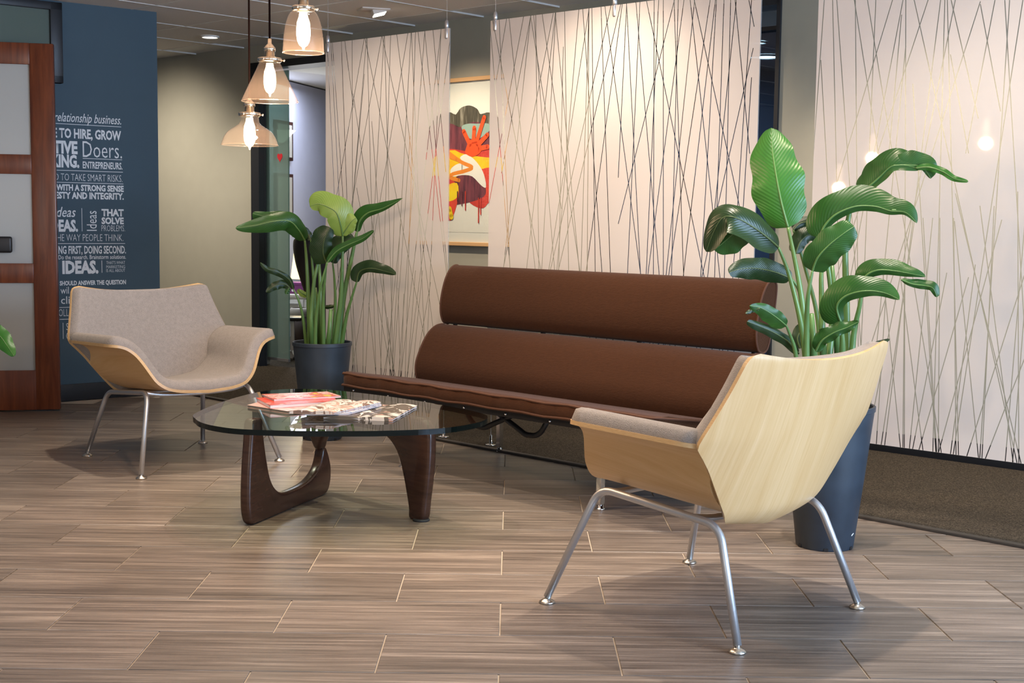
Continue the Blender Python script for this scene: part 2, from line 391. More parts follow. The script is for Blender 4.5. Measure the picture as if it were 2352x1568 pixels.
# left opening: black aluminium frame and frosted glass leaf
o = MB(); o.add(*boxv(S1-.01, -.02, 0, S1+.085, .03, H1)); o.add(*boxv(S1, -.02, H1-.05, S2, .16, H1)); o.add(*boxv(S2-.05, -.02, 0, S2+.03, .16, H1)); o.add(*boxv(S1+.080, .03, 0, S1+.088, .045, H1-.05))
d1 = wallspace(struct(o.obj('door_1', M['base'])))
gl = box('glass_leaf', (S1+.03, .085, .07), (S1+.295, .097, H1-.06), M['frosted_green'], d1)
box('leaf_rail', (S1+.03, .082, .05), (S1+.295, .10, .07), M['steel'], d1)
h = MB()   # small red heart sticker on the glass
hp = [(.012*1.3*sin(t)**3*1.0, .010*(1.3*cos(t)-.5*cos(2*t)-.2*cos(3*t)-.1*cos(4*t))) for t in [2*pi*k/24 for k in range(24)]]
hv, hf = prism([(S1+.20+2.0*a, 1.545+2.2*b) for a, b in hp], .0825, .0845, 1); h.add(hv, hf)
h.obj('heart_sticker', mat('sticker_red', (.55, .02, .03), .5), d1)
# right opening: black frame, clear transom, blue tinted doors, dark room behind
o = MB()
for lo, hi in [((S3-.03, -.015, 0), (S3+.05, .15, H2)), ((S4-.012, -.015, 0), (S4+.01, .15, H2)), ((S3, -.015, H2-.035), (S4, .15, H2)), ((S3, .02, 2.095), (S4, .10, 2.115)), (((S3+S4)/2-.03, .03, 0), ((S3+S4)/2+.03, .09, 2.1))]: o.add(*boxv(*lo, *hi))
d2 = wallspace(struct(o.obj('door_2', M['base'])))
for a, b in ((S3+.05, (S3+S4)/2-.03), ((S3+S4)/2+.03, S4-.012)): box('tinted_pane', (a, .055, .02), (b, .065, 2.095), M['dark_pane'], d2)
box('transom_pane', (S3+.05, .055, 2.115), (S4-.012, .065, H2-.035), M['pane'], d2)
# rooms behind the openings
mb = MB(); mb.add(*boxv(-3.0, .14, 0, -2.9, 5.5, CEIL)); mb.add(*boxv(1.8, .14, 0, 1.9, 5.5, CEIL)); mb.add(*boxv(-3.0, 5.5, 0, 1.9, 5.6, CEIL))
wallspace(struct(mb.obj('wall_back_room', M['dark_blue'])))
mb = MB(); mb.add(*boxv(-9.2, 6.4, 0, -2.9, 6.5, CEIL)); mb.add(*boxv(-2.88, .14, 0, -2.85, 6.4, CEIL)); mb.add(*boxv(-9.2, .14, 0, -9.1, 6.4, CEIL))
wallspace(struct(mb.obj('wall_office', M['lavender'])))
oc = struct(box('ceiling_office', (-6, .15, CEIL-.012), (-2.9, 6.4, CEIL-.004), M['white'])); wallspace(oc)
q0 = Vector((-2.16, 11.75, 0)); qd = Vector((.25, .97, 0)).normalized()
sw = struct(box('wall_office_side', (0, 0, 0), (2.6, .08, CEIL-.012), M['lavender'])); sw.location = q0; sw.rotation_euler = (0, 0, atan2(qd.y, qd.x))

# slate-blue lettered wall on the left
BK = Vector((-2.182, 8.215, 0)); BA = radians(38.0); BU = Vector((cos(BA), sin(BA), 0))      # local x runs right towards the free corner (x=0)
def bluespace(o): o.location = BK; o.rotation_euler = (0, 0, BA); return o
bluespace(struct(box('wall_blue', (-3.4, 0, 0), (0, .16, CEIL), M['wall_blue'])))
bluespace(struct(box('baseboard_blue', (-3.4, -.012, 0), (.008, .0, .10), M['base'], bevel=.003)))
# black framed frosted transom window on the blue wall
tw = MB()
for lo, hi in [((-1.55, -.05, 1.87), (-.595, .0, 1.915)), ((-1.55, -.05, 2.285), (-.595, .0, 2.33)), ((-.665, -.05, 1.87), (-.595, .0, 2.33)), ((-1.55, -.05, 1.87), (-1.5, .0, 2.33))]: tw.add(*boxv(*lo, *hi))
win = bluespace(struct(tw.obj('window_1', M['base']))); bevel_obj(win, .004)
box('window_pane', (-1.5, -.03, 1.915), (-.665, -.018, 2.285), M['frosted_green'], win)
# outer room (out of frame)
struct(box('wall_left', (-6.1, -3.6, 0), (-6, 15.5, CEIL), M['wall_cream'])); mb = MB()
for lo, hi in [((-6, -3.7, 0), (5, -3.6, .55)), ((-6, -3.7, 2.25), (5, -3.6, CEIL)), ((-6, -3.7, .55), (-4.6, -3.6, 2.25)), ((-.4, -3.7, .55), (5, -3.6, 2.25))]: mb.add(*boxv(*lo, *hi))
struct(mb.obj('wall_front', M['wall_cream']))
w3 = MB()  # unseen window and its wall opening, added to go with the fill light
for x in (-4.6, -3.22, -1.83, -.45): w3.add(*boxv(x, -3.68, .55, x+.05, -3.62, 2.25))
w3.add(*boxv(-4.6, -3.68, .55, -.4, -3.62, .60)); w3.add(*boxv(-4.6, -3.68, 2.2, -.4, -3.62, 2.25))
w3 = struct(w3.obj('window_added', M['steel'])); box('window_pane', (-4.6, -3.655, .6), (-.4, -3.645, 2.2), M['pane'], w3)
mb = MB()
for lo, hi in [((5, -3.6, 0), (5.1, 15.5, .45)), ((5, -3.6, 2.25), (5.1, 15.5, CEIL)), ((5, -3.6, .45), (5.1, -1.6, 2.25)), ((5, 2.8, .45), (5.1, 15.5, 2.25))]: mb.add(*boxv(*lo, *hi))
struct(mb.obj('wall_right', M['wall_cream']))
w2 = MB()
for y in (-1.6, -.14, 1.3, 2.75): w2.add(*boxv(4.99, y, .45, 5.06, y+.05, 2.25))
w2.add(*boxv(4.99, -1.6, .45, 5.06, 2.8, .50)); w2.add(*boxv(4.99, -1.6, 2.2, 5.06, 2.8, 2.25))
w2 = struct(w2.obj('window_2', M['steel'])); box('window_pane', (5.02, -1.6, .5), (5.03, 2.8, 2.2), M['pane'], w2)
struct(box('wall_far', (-6, 15.5, 0), (5, 15.6, CEIL), M['wall_cream']))

# ------------------------------------------------------------------ cherry door
t = atan2(.07, .335); DU = Vector((cos(t), sin(t), 0)); D0 = Vector((-2.55, 7.44, 0))
door = struct(box('door_3', (-.13, 0, .008), (0, .045, 2.05), M['cherry'], bevel=.006)); door.location = D0; door.rotation_euler = (0, 0, t)
box('stile', (-.96, 0, .008), (-.83, .045, 2.05), M['cherry'], door, .006)
for nm, z0, z1 in (('rail', .008, .233), ('rail', .725, .835), ('rail', 1.331, 1.439), ('rail', 1.933, 2.05)): box(nm, (-.832, .002, z0), (-.128, .043, z1), M['cherry'], door, .003)
for z0, z1 in ((.233, .725), (.835, 1.331), (1.439, 1.933)):
    box('frosted_pane', (-.832, .016, z0-.004), (-.128, .028, z1+.004), M['frosted_door'], door)
hb = box('door_pull', (-.56, -.055, .895), (-.232, -.022, .985), M['black'], door, .012, 3)
box('pull_rose', (-.36, -.024, .915), (-.30, .018, .965), M['chrome'], hb)

# ------------------------------------------------------------------ lettering on the blue wall
WHITE = mat('white_vinyl', (.72, .76, .78), .6)
BLUEP = lambda px, py: (lambda d: Vector((0, 0, CAMZ))+d*((BK-Vector((0, 0, CAMZ))).dot(Vector((-sin(BA), cos(BA), 0)))/d.dot(Vector((-sin(BA), cos(BA), 0)))))(RT*((px-1176)/FPX)+DN*((py-784)/FPX)+FW)
def bl(px, py): p = BLUEP(px, py); return (p-BK).dot(BU), p.z
let = thing('wall_lettering', 'white vinyl sayings lettered on the slate blue wall', 'lettering', BK, BA)
def words(txt, x0, x1, base, cap, bold=0.0, shear=0.0, rot=False, base_l=None):
    cu = bpy.data.curves.new('words', 'FONT'); cu.body = txt; cu.size = 1; cu.offset = bold; cu.shear = shear; cu.extrude = 0; cu.fill_mode = 'BOTH'; cu.resolution_u = 2
    o = bpy.data.objects.new('words', cu); me = bpy.data.meshes.new_from_object(o); bpy.data.objects.remove(o); bpy.data.curves.remove(cu)
    xs = [v.co.x for v in me.vertices]; lo, hi = min(xs), max(xs)
    caps = .70 if any(ch.isupper() for ch in txt) else .52
    if rot:
        s0, z0 = bl(x1, base); s1, z1 = bl(x0, base-cap); H = z1-z0
        for v in me.vertices:
            a = (v.co.x-lo)/(hi-lo); b = v.co.y/caps; v.co = (s0-(s0-s1)*b, -.002, z0+H*a)
    else:
        s0, _ = bl(x0, base); s1, z0 = bl(x1, base); _, zt = bl(x1, base-cap)
        k = (s1-s0)/(hi-lo); kz = (zt-z0)/caps
        for v in me.vertices: v.co = (s0+(v.co.x-lo)*k, -.002, z0+v.co.y*kz)
    me.materials.clear(); me.materials.append(WHITE); w = bpy.data.objects.new('words', me); COL.objects.link(w); w.parent = let
def rule(x0, x1, y, vert=None):
    if vert is None:
        s0, _ = bl(x0, y); s1, z = bl(x1, y); box('rule', (s0, -.0025, z-.0016), (s1, -.001, z+.0016), WHITE, let)
    else:
        s, z0 = bl(x0, vert); _, z1 = bl(x0, y); box('rule', (s-.0014, -.0025, z0), (s+.0014, -.001, z1), WHITE, let)
for a in [('relationship business.', 124, 278, 286, 15, .004, .35), ('E TO HIRE, GROW', 122, 278, 322, 20.5, .032), ('TIVE', 122, 178, 352.5, 27, .045), ('Doers.', 190, 280, 364, 37, -.006), ('KING.', 119, 182, 384, 27, .045),
          ('ENTREPRENEURS.', 190, 281, 389, 15, .02), ('AID TO TAKE SMART RISKS.', 112, 281, 418, 16, -.012), ('WITH A STRONG SENSE', 129, 284, 440, 13, .04), ('ESTY AND INTEGRITY.', 127, 284, 458, 14, .04),
          ('ideas', 123, 174, 498, 17, .006, .3), ('THAT', 233, 284, 496, 15, .045), ('SOLVE', 233, 284, 514, 14, .045), ('PROBLEMS.', 233, 287, 531, 14, -.014), ('IDEAS.', 110, 179, 530.5, 25, .045),
          ('THE WAY PEOPLE THINK.', 122, 283, 553.5, 16, -.014), ('ING FIRST, DOING SECOND.', 131, 289, 581.5, 17, .024), ('Do the research. Brainstorm solutions.', 134, 289, 594, 9.5, .008), ('IDEAS.', 143, 226, 626, 27, .05),
          ("THAT'S WHAT", 244, 287, 606, 7, -.008), ('MARKETING', 244, 287, 615.5, 7, -.008), ('IS ALL ABOUT', 244, 287, 624, 7, -.008), ('SHOULD ANSWER THE QUESTION', 137, 289, 652, 9.5, .035),
          ('wil', 139, 158, 674, 12, .0), ('cli', 140, 160, 697, 13, .0), ('OLLAB', 135, 173, 725, 17, -.014), ('SO', 152, 168, 757, 16, -.01), ('CEL', 152, 173, 778, 16, -.01)]:
    words(*a)
words('Ideas', 198, 222, 530, 46, .0, 0, True)
for a in [(122, 278, 291.5), (190, 280, 367), (125, 282, 395.5), (125, 283, 422.5), (131, 287, 559), (136, 200, 704), (136, 200, 731)]: rule(*a)
for a in [(188.5, None, 478, 531), (234, None, 598, 626), (145, None, 741, 778)]: rule(*a)

# ------------------------------------------------------------------ recessed downlights in view
def downlight(name, p, r, label):
    t = thing(name, label, 'light', p)
    v, f = lathe([(r*1.22, .0), (r*1.22, -.008), (r*1.05, -.012), (r, -.006), (r, .0)], 28); obj('trim_ring', v, f, M['white'], t, smooth=True)
    v, f = lathe([(0.0001, -.004), (r*.98, -.004)], 28); obj('lens', v, f, M['lens'], t)
    return t
p = at(482, 81, 9.264); downlight('recessed_downlight', (p.x, p.y, CEIL-.006), .052, 'round lit downlight in the ceiling left of the pendant cords')
p = at(1742, 95, 9.2); k = (CEIL-CAMZ)/(p.z-CAMZ); downlight('recessed_downlight', (p.x*k, p.y*k, CEIL-.004), .05, 'small lit downlight in dark room beyond tinted door, upper one')
p = at(1758, 128, 10.2); k = (CEIL-CAMZ)/(p.z-CAMZ); downlight('recessed_downlight', (p.x*k, p.y*k, CEIL-.004), .11, 'wide lit downlight in dark room beyond tinted door, lower one')
# adjustable accent fitting over the corridor
t = thing('accent_spotlight', 'square adjustable spotlight tilted out of the ceiling above the corridor', 'light', (-.836, 8.0, CEIL-.006), radians(20))
box('trim_plate', (-.085, -.07, -.006), (.085, .07, .002), M['ceil'], t, .003)
hd = box('lamp_head', (-.042, -.034, -.016), (.042, .034, .020), M['ceil'], t, .004); hd.location = (.03, 0, -.012); hd.rotation_euler = (radians(-10), radians(-16), 0)
l2 = box('lens', (-.036, -.029, -.0185), (.036, .029, -.0155), M['lens'], hd)
# ------------------------------------------------------------------ moulded-ply lounge chairs
PROF = [(0, .352), (.10, .354), (.155, .359), (.195, .371), (.228, .395), (.250, .425), (.268, .458), (.286, .490), (.308, .520), (.338, .543), (.372, .555), (.412, .560)]
def interp(tab, x):
    if x <= tab[0][0]: return tab[0][1]
    for (a, p), (b, q) in zip(tab, tab[1:]):
        if x <= b: return p+(q-p)*(x-a)/(b-a)
    return tab[-1][1]
_sp = smooth_path([(x, z, 0) for x, z in PROF], 6); _al = [0]
for a, b in zip(_sp, _sp[1:]): _al.append(_al[-1]+(b-a).length)
_al = [x/_al[-1] for x in _al]
PX = [(a, p.x) for a, p in zip(_al, _sp)]; PZ = [(a, p.y) for a, p in zip(_al, _sp)]
YF = [(0, .292), (.10, .290), (.20, .277), (.25, .258), (.27, .243), (.29, .227), (.31, .215), (.33, .208), (.36, .204), (.385, .198), (.40, .184), (.408, .166), (.412, .140)]
YR = [(0, -.206), (.15, -.212), (.20, -.212), (.25, -.222), (.27, -.232), (.29, -.245), (.33, -.257), (.36, -.260), (.392, -.250), (.406, -.234), (.412, -.20)]
def seat_pt(u, v):
    s = 1 if u >= 0 else -1; a = abs(u); x = interp(PX, a); z = interp(PZ, a)
    y = interp(YR, x)+(interp(YF, x)-interp(YR, x))*v
    x0 = x; x += .036*math.exp(-((z-.45)/.065)**2)*max(0, 1-v)**1.4 if x < .38 else 0
    k = .095-.065*min(1, x/.36); roll = .012*max(0, (y-.2)/.09)**2 if x < .26 else 0
    return Vector((s*x, y, z+k*(y-.25)-roll*max(0, 1-x/.26)))
BW_ = [(0, .10), (.012, .145), (.035, .182), (.08, .212), (.16, .246), (.28, .292), (.40, .336), (.475, .370), (.52, .394), (.54, .400), (.565, .401), (.60, .397), (.70, .381), (.82, .362), (.91, .350), (.95, .344), (.978, .334), (.994, .316), (1, .300)]
def back_pt(s, t):
    w = interp(BW_, t); x = s*w; q = s*s
    z = .283+.474*t+.034*t**4*(x/.345)**2*1.0+ (.012*(1-t/.06)*q if t < .06 else 0)
    y = -.236-.168*t-.02*t*(1-t)*4*.5
    if t < .14: y += .035*(1-t/.14)**2
    sag = .03+.10*t if t < .53 else .083-.045*(t-.53)/.47
    return Vector((x, y+sag*q, z))
def sheet(fn, us, vs, thick, inner=None):
    """two-sided sheet with rim; outer face = fn - n*thick/2, inner = fn + n*thick/2 (or fn + n*inner(u,v))"""
    nu, nv = len(us), len(vs)
    P = [[fn(u, v) for v in vs] for u in us]; N = [[None]*nv for _ in us]
    for i in range(nu):
        for j in range(nv):
            du = P[min(i+1, nu-1)][j]-P[max(i-1, 0)][j]; dv = P[i][min(j+1, nv-1)]-P[i][max(j-1, 0)]
            N[i][j] = du.cross(dv).normalized()
    return P, N
def build_sheet(name, fn, us, vs, f_out, f_in, m, parent, edge=None, sign=1):
    P, N = sheet(fn, us, vs, 0); nu, nv = len(us), len(vs); V = []; F = []; FM = []; UV = []
    for side in (0, 1):
        for i in range(nu):
            for j in range(nv):
                h = (f_out if side == 0 else f_in)(us[i], vs[j], i/(nu-1), j/(nv-1)); V.append(P[i][j]+N[i][j]*h*sign); UV.append((P[i][j].x, vs[j]*.5+P[i][j].z*.3))
    I = lambda s, i, j: s*nu*nv+i*nv+j
    for i in range(nu-1):
        for j in range(nv-1):
            F.append((I(0, i, j), I(0, i, j+1), I(0, i+1, j+1), I(0, i+1, j))); FM.append(0)
            F.append((I(1, i, j), I(1, i+1, j), I(1, i+1, j+1), I(1, i, j+1))); FM.append(0)
    ring = [(i, 0) for i in range(nu)]+[(nu-1, j) for j in range(1, nv)]+[(i, nv-1) for i in range(nu-2, -1, -1)]+[(0, j) for j in range(nv-2, 0, -1)]
    for a, b in zip(ring, ring[1:]+ring[:1]): F.append((I(0, *a), I(0, *b), I(1, *b), I(1, *a))); FM.append(1 if edge else 0)
    o = obj(name, V, F, None, parent, uv=UV, mats=[m]+([edge] if edge else []), fm=FM); fix_normals(o); o.data.shade_smooth(); o.data.set_sharp_from_angle(angle=radians(48)); return o
def lin(a, b, n): return [a+(b-a)*i/(n-1) for i in range(n)]
def dense(a, b, n):   # samples crowded towards both ends
    return [a+(b-a)*(.5-.5*cos(pi*i/(n-1)))*.55+(b-a)*(i/(n-1))*.45 for i in range(n)]
def pad(th, mu, mv, base=.006):
    def f(u, v, a, b):
        e = min(min(a, 1-a)/mu, min(b, 1-b)/mv, 1); return base+.003+th*max(0, 1-(1-e)**2.4)**.5
    return f
def lounge_chair(label, loc, rz, group):
    t = thing('lounge_chair', label, 'chair', loc, rz, group)
    us, vs = dense(-1, 1, 71), dense(0, 1, 21)
    build_sheet('seat_shell', seat_pt, us, vs, lambda *a: -.006, lambda *a: .006, M['ply'], t, M['ply_edge'])
    bs, bt = dense(-1, 1, 41), dense(0, 1, 45)
    build_sheet('back_shell', back_pt, bs, bt, lambda *a: -.006, lambda *a: .006, M['ply'], t, M['ply_edge'], -1)
    ins = lambda u, v: seat_pt(u*.994, .008+v*.984)
    build_sheet('seat_cushion', ins, us, vs, lambda *a: .0062, pad(.036, .085, .15), M['grey_fab'], t)
    inb = lambda s, q: back_pt(s*.997, .035+q*.963)
    build_sheet('back_cushion', inb, bs, bt, lambda *a: .0062, pad(.040, .06, .06), M['grey_fab'], t, None, -1)
    for sx in (-1, 1):
        pts = round_path([(sx*.3375, .3225, .018), (sx*.247, .205, .347), (sx*.240, -.215, .307), (sx*.295, -.3225, .018)], .05, 7)
        v, f = tube(pts, .0112, 14); leg = obj('leg_frame', v, f, M['steel'], t, smooth=True)
        for fx, fy in ((.3375, .3225), (.295, -.3225)):
            v, f = lathe([(.0001, .0), (.0225, .0), (.0235, .003), (.023, .005), (.014, .011), (.007, .014), (.006, .022), (.0001, .022)], 24, (sx*fx, fy, 0)); obj('glide', v, f, M['glide'], leg, smooth=True)
    v, f = tube(smooth_path([(-.247, .165, .343), (-.16, .185, .330), (0, .195, .326), (.16, .185, .330), (.247, .165, .343)], 6), .0095, 10); obj('cross_tube', v, f, M['steel'], t, smooth=True)
    v, f = tube(smooth_path([(-.24, -.12, .316), (-.15, -.13, .303), (0, -.135, .300), (.15, -.13, .303), (.24, -.12, .316)], 6), .0095, 10); obj('cross_tube', v, f, M['steel'], t, smooth=True)
    return t
lounge_chair('lounge chair facing the lettered wall seen from behind, pale ply back nearest the camera', (.583, 3.787, 0), atan2(.703, .711), 'moulded plywood lounge chairs')
lounge_chair('grey upholstered lounge chair in front of the blue lettered wall, seen from its front', (-1.516, 5.996, 0), atan2(-.659, -.753), 'moulded plywood lounge chairs')

# ------------------------------------------------------------------ compact sofa
SA = atan2(-.703, .711)
sofa = thing('sofa', 'brown ribbed-fabric armless sofa with two long back cushions behind the glass table', 'sofa', (-.476, 5.861, 0), SA)
A0, A1 = -.336, 1.505
def bolster(name, prof, a0, a1, m, par, n=34, pillow=.012):
    P = smooth_path([(0, b, z) for b, z in prof], 5, True); k = len(P); cen = sum((p for p in P), Vector())/k
    V = []; F = []
    for i in range(n):
        u = i/(n-1); a = a0+(a1-a0)*u
        for p in P:
            q = Vector((a, p.y, p.z)); V.append(q)
    for i in range(n-1):
        for j in range(k): F.append((i*k+j, i*k+(j+1) % k, (i+1)*k+(j+1) % k, (i+1)*k+j))
    F.append(tuple(range(k))); F.append(tuple((n-1)*k+j for j in range(k-1, -1, -1)))
    o = obj(name, V, F, m, par); fix_normals(o); o.data.shade_smooth(); o.data.set_sharp_from_angle(angle=radians(50))
    for a in (a0, a1):
        s = 1 if a == a1 else -1
        v, f = tube([Vector((a+s*.001, p.y, p.z)) for p in P]+[Vector((a+s*.001, P[0].y, P[0].z))], .0045, 6, False); obj('piping', v, f, M['brown_welt'], o, smooth=True)
    return o
LOW = [(.415, .290), (.384, .320), (.368, .370), (.370, .420), (.390, .470), (.418, .520), (.452, .562), (.495, .590), (.538, .598), (.560, .590), (.574, .565), (.56, .50), (.52, .42), (.48, .335), (.445, .290)]
UPP = [(.568, .600), (.546, .610), (.533, .636), (.527, .670), (.529, .715), (.540, .765), (.557, .815), (.578, .852), (.602, .876), (.630, .886), (.648, .880), (.660, .860), (.655, .80), (.635, .70), (.610, .62), (.582, .600)]
bolster('back_cushion', LOW, A0, A1, M['brown_fab'], sofa); bolster('back_cushion', UPP, A0, A1, M['brown_fab'], sofa)
# seat pad: soft slab with a little waviness along the front border
def seat_pad():
    n, V, F = 60, [], []; prof = [(-.085, .342), (-.092, .350), (-.096, .375), (-.092, .398), (-.080, .407), (-.04, .404), (.05, .391), (.20, .369), (.36, .345), (.48, .326), (.49, .30), (.48, .262), (.30, .290), (.1, .322), (-.06, .340)]
    k = len(prof)
    for i in range(n):
        u = i/(n-1); a = A0+(A1-A0)*u
        e = min(u, 1-u)*(A1-A0); sh = max(0, 1-e/.02)
        for b, z in prof:
            w = .0022*sin(a*31)+.0018*sin(a*57+1) if b < -.05 else 0
            V.append((a, b+(.02*sh if b < 0 else 0)*sh+w, z+ (.002*sin(a*23+2) if z > .39 and b < -.05 else 0)))
    for i in range(n-1):
        for j in range(k): F.append((i*k+j, i*k+(j+1) % k, (i+1)*k+(j+1) % k, (i+1)*k+j))
    F.append(tuple(range(k))); F.append(tuple((n-1)*k+j for j in range(k)))
    o = obj('seat_cushion', V, F, M['brown_fab'], sofa); fix_normals(o); o.data.shade_smooth(); o.data.set_sharp_from_angle(angle=radians(60)); return o
sc = seat_pad()
for z, yb in ((.402, -.0905), (.350, -.0955)):
    pts = [(A0, .47, z-.078), (A0-.001, -.07, z), (A0+.02, yb, z)]+[(A0+(A1-A0)*i/30, yb+.0022*sin((A0+(A1-A0)*i/30)*31), z+.0025*sin((A0+(A1-A0)*i/30)*23+2)) for i in range(1, 30)]+[(A1-.02, yb, z), (A1+.001, -.07, z), (A1, .47, z-.078)]
    v, f = tube(pts, .0055, 6); obj('piping', v, f, M['brown_welt'], sc, smooth=True)
fr = MB()
fr.add(*boxv(A0+.01, -.078, .318, A1-.01, -.058, .342)); fr.add(*boxv(A0+.01, .44, .235, A1-.01, .46, .262))
for a in (A0+.02, .30, .87, A1-.04): fr.add(*prism([(-.075, .318), (-.075, .334), (.45, .262), (.45, .244)], a, a+.022, 0))
sf_ = fr.obj('seat_frame', M['black'], sofa)
for i in range(8):
    a = A0+.08+i*.245; v, f = lathe([(.0001, -.006), (.004, -.004), (.0055, 0), (.0055, .004)], 10); v = [Vector((a+p.x, -.078+p.z, .330+p.y)) for p in v]; obj('button', v, f, M['chrome'], sf_, smooth=True)
for a in (A0+.03, A1-.055, .29, .86):
    pts = [(a, .44, .25), (a, .50, .33), (a, .60, .60), (a, .665, .865)]
    v, f = tube(smooth_path(pts, 6), .011, 8); obj('back_support', v, f, M['black'], sofa, smooth=True)
for s, c in ((1, .72), (-1, .449)):
    off = [(-.205, .312), (-.05, .245), (-.015, .228), (.045, .232), (.075, .252), (.115, .312)]
    v, f = tube(round_path([(c+s*x, .06, z) for x, z in off], .03, 5), .0115, 10); obj('stay_bar', v, f, M['black'], sofa, smooth=True)
for a, b in ((0, 0), (1.169, 0), (0, .612), (1.169, .612)):
    lg = box('leg', (a-.0125, b-.0125, .02), (a+.0125, b+.0125, .315 if b < .3 else .45), M['chrome'], sofa, .0015, 1)
    v, f = lathe([(.0001, 0), (.019, 0), (.019, .006), (.012, .009), (.012, .021), (.0001, .021)], 20, (a, b, 0)); obj('glide', v, f, M['chrome'], lg, smooth=True)
    if b > .3: box('cross_arm', (a-.011, .44, .240), (a+.011, b+.012, .260), M['black'], lg)

# ------------------------------------------------------------------ glass coffee table on two interlocked walnut pieces
TC = Vector((-.60, 4.90, 0)); table = thing('coffee_table', 'freeform glass coffee table on two interlocking walnut legs', 'table', TC)
OUT = [(-1.138, 4.72), (-1.109, 4.626), (-1.071, 4.545), (-1.005, 4.468), (-.903, 4.408), (-.722, 4.385), (-.545, 4.394), (-.412, 4.413), (-.245, 4.470), (-.150, 4.560), (-.095, 4.655), (-.079, 4.745), (-.106, 4.845), (-.25, 5.035), (-.47, 5.255), (-.70, 5.425), (-.845, 5.472), (-.955, 5.443), (-1.028, 5.350), (-1.09, 5.15), (-1.130, 4.90)]
gp_ = [(p.x-TC.x, p.y-TC.y) for p in smooth_path([(x, y, 0) for x, y in OUT], 5, True)]
v, f = prism(gp_, .381, .400, 2); n = len(gp_)
gt = obj('glass_top', v, f, None, table, mats=[M['table_glass'], M['glass_edge']], fm=[0, 0]+[1]*n); fix_normals(gt)
def slab_piece(name, origin, direc, prof, thick, parent, closed=True):
    """profile (s along direc, z) with per-point half thickness; rounded edges"""
    d = Vector((direc[0], direc[1], 0)).normalized(); nn = Vector((-d.y, d.x, 0)); o = Vector((origin[0], origin[1], 0))-TC
    P = smooth_path([(s, z, 0) for s, z in prof], 5, True)
    V, F = prism([(p.x, p.y) for p in P], -thick/2, thick/2, 1)
    k = obj(name, V, F, M['walnut'], parent); bevel_obj(k, min(.017, thick*.45), 4, 60, 50)
    for vv in k.data.vertices:
        s, t, z = vv.co; vv.co = o+d*s+nn*t+Vector((0, 0, z))
    return k
PIECE = [(.036, .381), (.020, .30), (.006, .20), (0, .11), (.004, .045), (.024, .006), (.06, 0), (.20, 0), (.40, 0), (.575, 0), (.628, .010), (.652, .05), (.656, .10), (.642, .145), (.618, .186), (.600, .196), (.585, .186), (.575, .160), (.552, .125), (.505, .096), (.43, .077), (.33, .072), (.25, .078), (.195, .105), (.158, .15), (.134, .215), (.117, .28), (.104, .34), (.098, .381)]
slab_piece('base_piece', (-.95, 4.687), (.321, .947), PIECE, .044, table)
slab_piece('base_piece', (-.278, 4.785), (-.72, .69), [(s*1.11, .381-z) for s, z in reversed(PIECE)], .044, table)
v, f = lathe([(.0001, .001), (.030, .001), (.032, .003), (.030, .007), (.0001, .008)], 24, (-.322-TC.x, 4.815-TC.y, 0)); obj('foot_pad', v, f, M['rubber'], table, smooth=True)

# ------------------------------------------------------------------ magazines
def m_cover(name, cols, scale=9, seed=0.0, band=None):
    m = mat(name, cols[0], .22, spec=.5); g = G(m); v = g.mapping(g.coord(), (1, 1, .2), (0, 0, .5), (seed, seed*.7, seed))
    n = g.noise(v, scale, 3, .6, 1.2); k = len(cols)
    x = g.ramp(n, [(.25+.5*i/max(1, k-1), c) for i, c in enumerate(cols)]); x_ = x.node; x_.color_ramp.interpolation = 'CONSTANT' if k > 3 else 'EASE'
    g.color(x); return m
M['pages'] = mat('page_edges', (.70, .66, .66), .8); g = G(M['pages']); v = g.coord(); g.color(g.mix(g.noise(g.mapping(v, (3, 3, 900)), 1, 1), (.50, .45, .46), (.82, .78, .80)))
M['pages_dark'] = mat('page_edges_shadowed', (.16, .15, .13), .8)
def magazine(label, corners, z, h, cover, open_=False, edge='pages'):
    c = sum((Vector((x, y, 0)) for x, y in corners), Vector())/4; loc = Vector((c.x, c.y, z)); q = [Vector((x, y, 0))-Vector((c.x, c.y, 0)) for x, y in corners]
    t = thing('magazine', label, 'magazine', loc, 0, 'magazines on the glass table')
    def sheet_(name, z0, z1, m, inset, par):
        n = 14; V = []; F = []
        P = [p*(1-inset) for p in q]
        for i in range(n+1):
            u = i/n; w = (abs(u-.5)*2)
            hz = (sin(pi*min(1, w*1.0))**.7*.006+.001) if open_ else 0
            a = P[0].lerp(P[1], u); b = P[3].lerp(P[2], u)
            for zz in (z0, z1+hz): V.append(a+Vector((0, 0, zz))); V.append(b+Vector((0, 0, zz)))
        for i in range(n):
            k = i*4; F += [(k+2, k+6, k+7, k+3), (k, k+1, k+5, k+4), (k, k+4, k+6, k+2), (k+1, k+3, k+7, k+5)]
        F += [(0, 2, 3, 1), (4*n, 4*n+1, 4*n+3, 4*n+2)]
        o = obj(name, V, F, m, par); fix_normals(o); return o
    sheet_('pages', .0006, h-.0008, M[edge], .012, t); sheet_('cover', h-.0008, h, cover, 0, t); sheet_('back_cover', 0, .0006, cover, 0, t)
    return t
def quad(pts, z): return [(lambda d: (d.x*(z-CAMZ)/d.z, d.y*(z-CAMZ)/d.z))(RT*((x-1176)/FPX)+DN*((y-784)/FPX)+FW) for x, y in pts]
red = m_cover('cover_red', [(.42, .014, .010), (.52, .05, .015), (.55, .32, .28), (.25, .012, .01)], 9, 1.3)
orange = m_cover('cover_orange', [(.45, .36, .015), (.50, .07, .035), (.52, .33, .30), (.52, .11, .012), (.48, .32, .02)], 11, 5.1)
pink = m_cover('cover_pink', [(.60, .42, .37), (.56, .38, .34), (.52, .2, .17)], 7, 2.2)
photo = m_cover('cover_photo', [(.52, .44, .38), (.12, .08, .06), (.50, .38, .31), (.34, .17, .12), (.56, .50, .45)], 13, 3.4)
